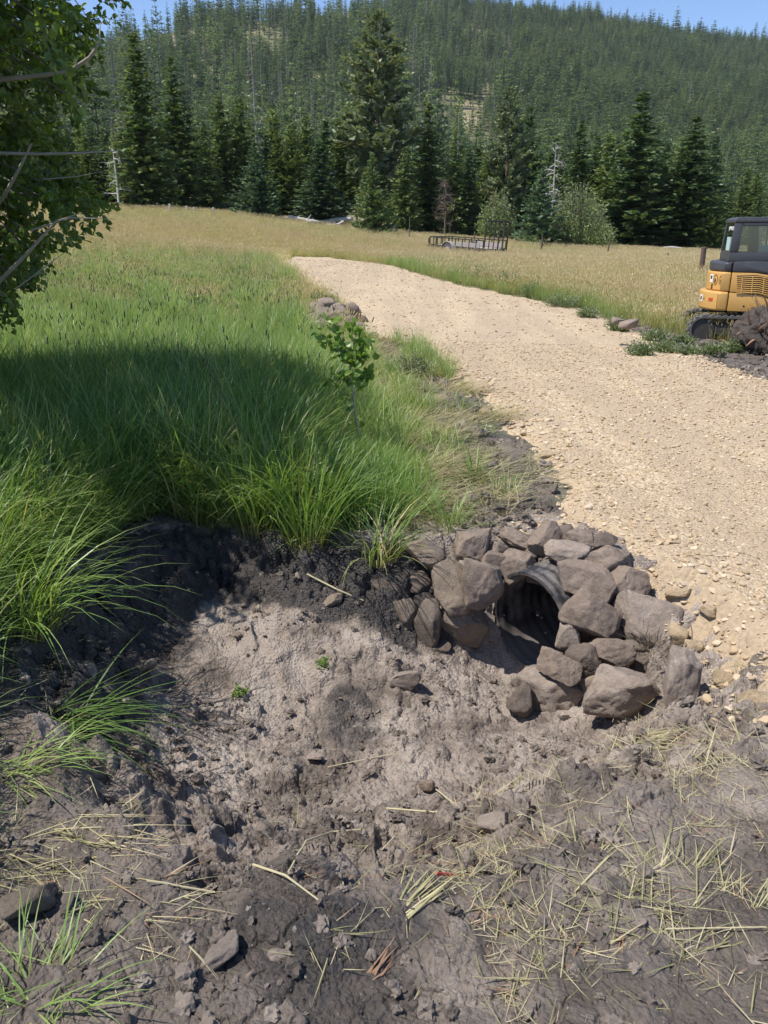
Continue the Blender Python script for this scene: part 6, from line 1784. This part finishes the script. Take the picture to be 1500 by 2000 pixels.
# ------------------------------------------------------------------ utility trailer
def trailer():
    IRON = plain('black_angle_iron', (0.028, 0.022, 0.02), .6, noise_amt=.4, scale=6, dirt=(.09, .05, .03), dirt_scale=3, dirt_lo=.6)
    DECK = plain('weathered_deck_boards', (0.33, 0.28, 0.24), .9, noise_amt=.25, scale=4)
    FEN = plain('dull_white_steel', (0.34, 0.30, 0.27), .5, noise_amt=.1)
    g = ground_at(942, 506); g[2] = terrain(g[0], g[1])[0]; print('trailer at', g)
    fw = Vector((-.62, .785, 0)).normalized()
    yaw = math.atan2(fw.y, fw.x)
    # local: x forward from the rear gate, y to the left, deck at .42
    o = empty('utility_trailer', g, 'black utility trailer with raised rear ramp gate parked in the meadow', 'trailer', rot=(0, math.radians(-2.5), yaw))
    L, Wd, zd, zr = 4.0, 1.62, .46, .86
    # near side as seen is y=0 .. far side y=-Wd
    y0, y1 = 0.0, -Wd
    b = MB()
    for y in (y0, y1): b.bar((0, y, zd - .06), (L, y, zd - .06), .05, .10)
    for x in (0.0, 1.3, 2.6, L): b.bar((x, y0, zd - .06), (x, y1, zd - .06), .05, .08)
    b.bar((L, y0, zd - .08), (L + 1.1, (y0 + y1) / 2, zd - .08), .07, .09); b.bar((L, y1, zd - .08), (L + 1.1, (y0 + y1) / 2, zd - .08), .07, .09)
    b.build('chassis', IRON, o)
    d = MB(); d.box(.03, L - .03, y1 + .03, y0 - .03, zd - .02, zd + .02); d.build('deck', DECK, o)
    for y, nm in ((y0, 'near'), (y1, 'far')):
        r_ = MB(); r_.bar((0, y, zr), (L, y, zr), .05); r_.bar((0, y, zd + .02), (L, y, zd + .02), .04)
        for x in np.linspace(0, L, 9): r_.bar((x, y, zd), (x, y, zr), .045)
        r_.build('side_rail', IRON, o)
        s_ = MB(); s_.box(.25, 2.0, y - .012 if y == 0 else y + .02, y + .012 if y == 0 else y + .035, zd + .04, zd + .27); s_.build('side_board', FEN, o)
    r_ = MB(); r_.bar((L, y0, zr), (L, y1, zr), .05)
    for y in np.linspace(y0, y1, 7): r_.bar((L, y, zd), (L, y, zr), .035)
    r_.build('front_rail', IRON, o)
    gt = MB(); gz = zd + 1.32
    def G(y, z): return (-.05 - (z - zd) * .06, y, z)
    gt.tube([G(y0, zd - .1), G(y0, gz - .12), G(y0 - .05, gz - .03), G(y0 - .14, gz), G(y1 + .14, gz), G(y1 + .05, gz - .03), G(y1, gz - .12), G(y1, zd - .1)], .036, 8)
    for q, y in enumerate(np.linspace(y0, y1, 6)[1:-1]): gt.bar(G(y, zd - .05), G(y, gz), .045 if q < 2 else .08, .03)
    gt.bar(G(y0, zd - .02), G(y1, zd - .02), .05)
    gt.build('ramp_gate', IRON, o, smooth=False)
    for y, s in ((y0 + .17, 1), (y1 - .17, -1)):
        f = MB(); pr = []
        for k in range(13):
            a = math.pi * k / 12; pr.append((2.35 + math.cos(a) * .46, .30 + math.sin(a) * .42))
        for k in range(13):
            a = math.pi * (12 - k) / 12; pr.append((2.35 + math.cos(a) * .43, .30 + math.sin(a) * .39))
        f.prism(pr, y - .13, y + .13); f.build('fender', FEN, o)
        w = MB(); prof = [(.20, -.09), (.31, -.095), (.335, -.06), (.335, .06), (.31, .095), (.20, .09)]; n = 28; vs = []; fs = []
        for k in range(n):
            a = 2 * math.pi * k / n
            for (r_, yy) in prof: vs.append((2.35 + math.cos(a) * r_, y + yy, .31 + math.sin(a) * r_))
        m = len(prof)
        for k in range(n):
            k2 = (k + 1) % n
            for q in range(m): fs.append((k * m + q, k2 * m + q, k2 * m + (q + 1) % m, k * m + (q + 1) % m))
        w.add(vs, fs); wh = w.build('wheel', RUB, o, smooth=True)
        h = MB(); h.tube([(2.35, y - .06, .31), (2.35, y + .07, .31)], .205, 20); h.tube([(2.35, y - .1, .31), (2.35, y + .1, .31)], .06, 12); h.build('rim', FEN, wh)
    b = MB(); b.tube([(2.35, y1 - .1, .31), (2.35, y0 + .1, .31)], .03, 8); b.build('axle', IRON, o)
    b = MB(); b.tube([(L + .9, (y0 + y1) / 2 + .1, .02), (L + .9, (y0 + y1) / 2 + .1, .75)], .03, 8); b.build('jack_stand', IRON, o)
trailer()

# ------------------------------------------------------------------ fence posts, logs
WOODP = plain('old_fence_post_wood', (0.115, 0.075, 0.055), .9, noise_amt=.4, scale=9)
TPOST = plain('dull_steel_post', (0.13, 0.13, 0.11), .7, noise_amt=.3)
def post(px, pb, pt, D, rad, label, mat, lean=0, name='fence_post', wood=True):
    g = PY(px, pb, D); g[2] = terrain(g[0], g[1])[0]; H = PY(px, pt, D)[2] - g[2]
    b = MB()
    if wood:
        b.tube([(0, 0, -.2), (rad * .05, 0, H * .5), (0, 0, H - .02), (0, 0, H)], [rad * 1.05, rad, rad * .95, rad * .8], 10)
    else:
        b.box(-rad, rad, -rad * .2, rad * .2, -.2, H); b.box(-rad * .2, rad * .2, rad * .2 + .001, rad * 1.3, -.2, H)
        for k in range(int(H / .08)): b.box(-rad * .5, rad * .5, -rad * .6, -rad * .2 - .001, k * .08, k * .08 + .03)
    o = b.build(name, mat, label=label, cat='fence post'); o.location = g; o.rotation_euler = (0, math.radians(lean), rng.uniform(0, .5) if wood else 0)
    return o
post(1369, 530, 482, 27, .085, 'stout brown wooden fence post standing beyond the digger tail', WOODP, 0)
post(1183, 503, 470, 44, .045, 'leaning grey fence stake on the meadow beside the willow', WOODP, 11)
post(1301, 517, 494, 36, .03, 'thin steel post out on the meadow between willow and brown post', TPOST, 4, 'steel_post', False)
post(799, 470, 424, 52, .03, 'thin steel post on the meadow before the dark firs', TPOST, 1, 'steel_post', False)
post(926, 476, 452, 54, .035, 'slim post standing behind the trailer', TPOST, 0, 'steel_post', False)
post(1056, 494, 462, 47, .05, 'weathered post on the trailer side of the bushy fir', WOODP, 3)
for k, (px, pb, pt, lb) in enumerate([(333, 418, 398, 'weathered post under the dark spruce spire'), (366, 419, 402, 'pair-mate post under the ragged yellow-green fir, closest to the spruce'), (418, 423, 405, 'post below the short dark fir'), (380, 420, 404, 'slim post under the ragged yellow-green fir')]):
    post(px, pb, pt, 56, .08, lb, GREYW)
def log(px0, py0, px1, py1, D, up0, up1, rad, label, seed, stubs=3, D1=None):
    r = np.random.default_rng(seed)
    a = PY(px0, py0, D); b = PY(px1, py1, D1 or D)
    rad *= 1.25; a[2] = max(a[2] + .12, terrain(a[0], a[1])[0] + rad * .8 + .1); b[2] = max(b[2] + .2, terrain(b[0], b[1])[0] + rad * .8 + .25)
    m = MB(); mid = (a + b) / 2 + r.normal(0, .05, 3)
    m.tube([tuple(a), tuple(mid), tuple(b)], [rad, rad * .85, rad * .55], 9)
    for k in range(stubs):
        t = r.uniform(.2, .95); p = a * (1 - t) + b * t; d = r.normal(0, 1, 3); d[2] = abs(d[2]); d /= np.linalg.norm(d)
        m.tube([tuple(p), tuple(p + d * r.uniform(.2, .6))], [rad * .3, rad * .1], 5)
    return m.build('fallen_log', GREYW, label=label, cat='log', group='grey fallen logs at the meadow edge', smooth=True)
log(553, 432, 600, 436, 60, 0, 0, .14, 'low grey log end-on under the yellowish lodgepole', 1)
log(563, 428, 616, 446, 58, 0, 0, .13, 'bleached log slanting down into the grass', 2)
log(598, 436, 622, 448, 57, 0, 0, .12, 'short bleached forked log at the lower end of the slanting one', 3)
log(625, 443, 690, 433, 60, 0, 0, .16, 'dark-ended grey log rising toward the young fir', 4)
log(630, 440, 662, 431, 61, 0, 0, .13, 'upper log lying across the grey pile', 5)
log(640, 446, 672, 438, 59, 0, 0, .10, 'thin log under the grey pile', 6)
log(742, 448, 775, 460, 57, 0, 0, .10, 'bleached branchy log to the trailer side of the young fir', 7, 8)
log(752, 458, 772, 448, 56.5, 0, 0, .08, 'bare root end of the branchy log', 8, 8)
log(1300, 500, 1350, 507, 46, 0, 0, .07, 'whitish pole lying beyond the brown fence post', 9, 1)
log(1352, 503, 1392, 508, 44, 0, 0, .06, 'thin whitish rail between brown post and digger', 10, 1)
log(1295, 489, 1330, 491, 58, 0, 0, .10, 'pale log under the second great layered fir', 11, 2)
# ------------------------------------------------------------------ summer haze over the valley
def haze():
    b = MB(); b.box(-1700, 2300, -60, 2700, -40, 420)
    m = bpy.data.materials.new('haze'); m.use_nodes = True; nt = m.node_tree; nt.nodes.clear()
    out = nt.nodes.new('ShaderNodeOutputMaterial'); v = nt.nodes.new('ShaderNodeVolumePrincipled')
    v.inputs['Color'].default_value = (0.80, 0.88, 1.0, 1); v.inputs['Density'].default_value = HAZE_D; v.inputs['Anisotropy'].default_value = 0.0
    nt.links.new(v.outputs[0], out.inputs['Volume'])
    b.build('haze', m, label='thin blue summer haze', kind='stuff')
HAZE_D = 0.000075
haze()
SC.cycles.volume_bounces = 0
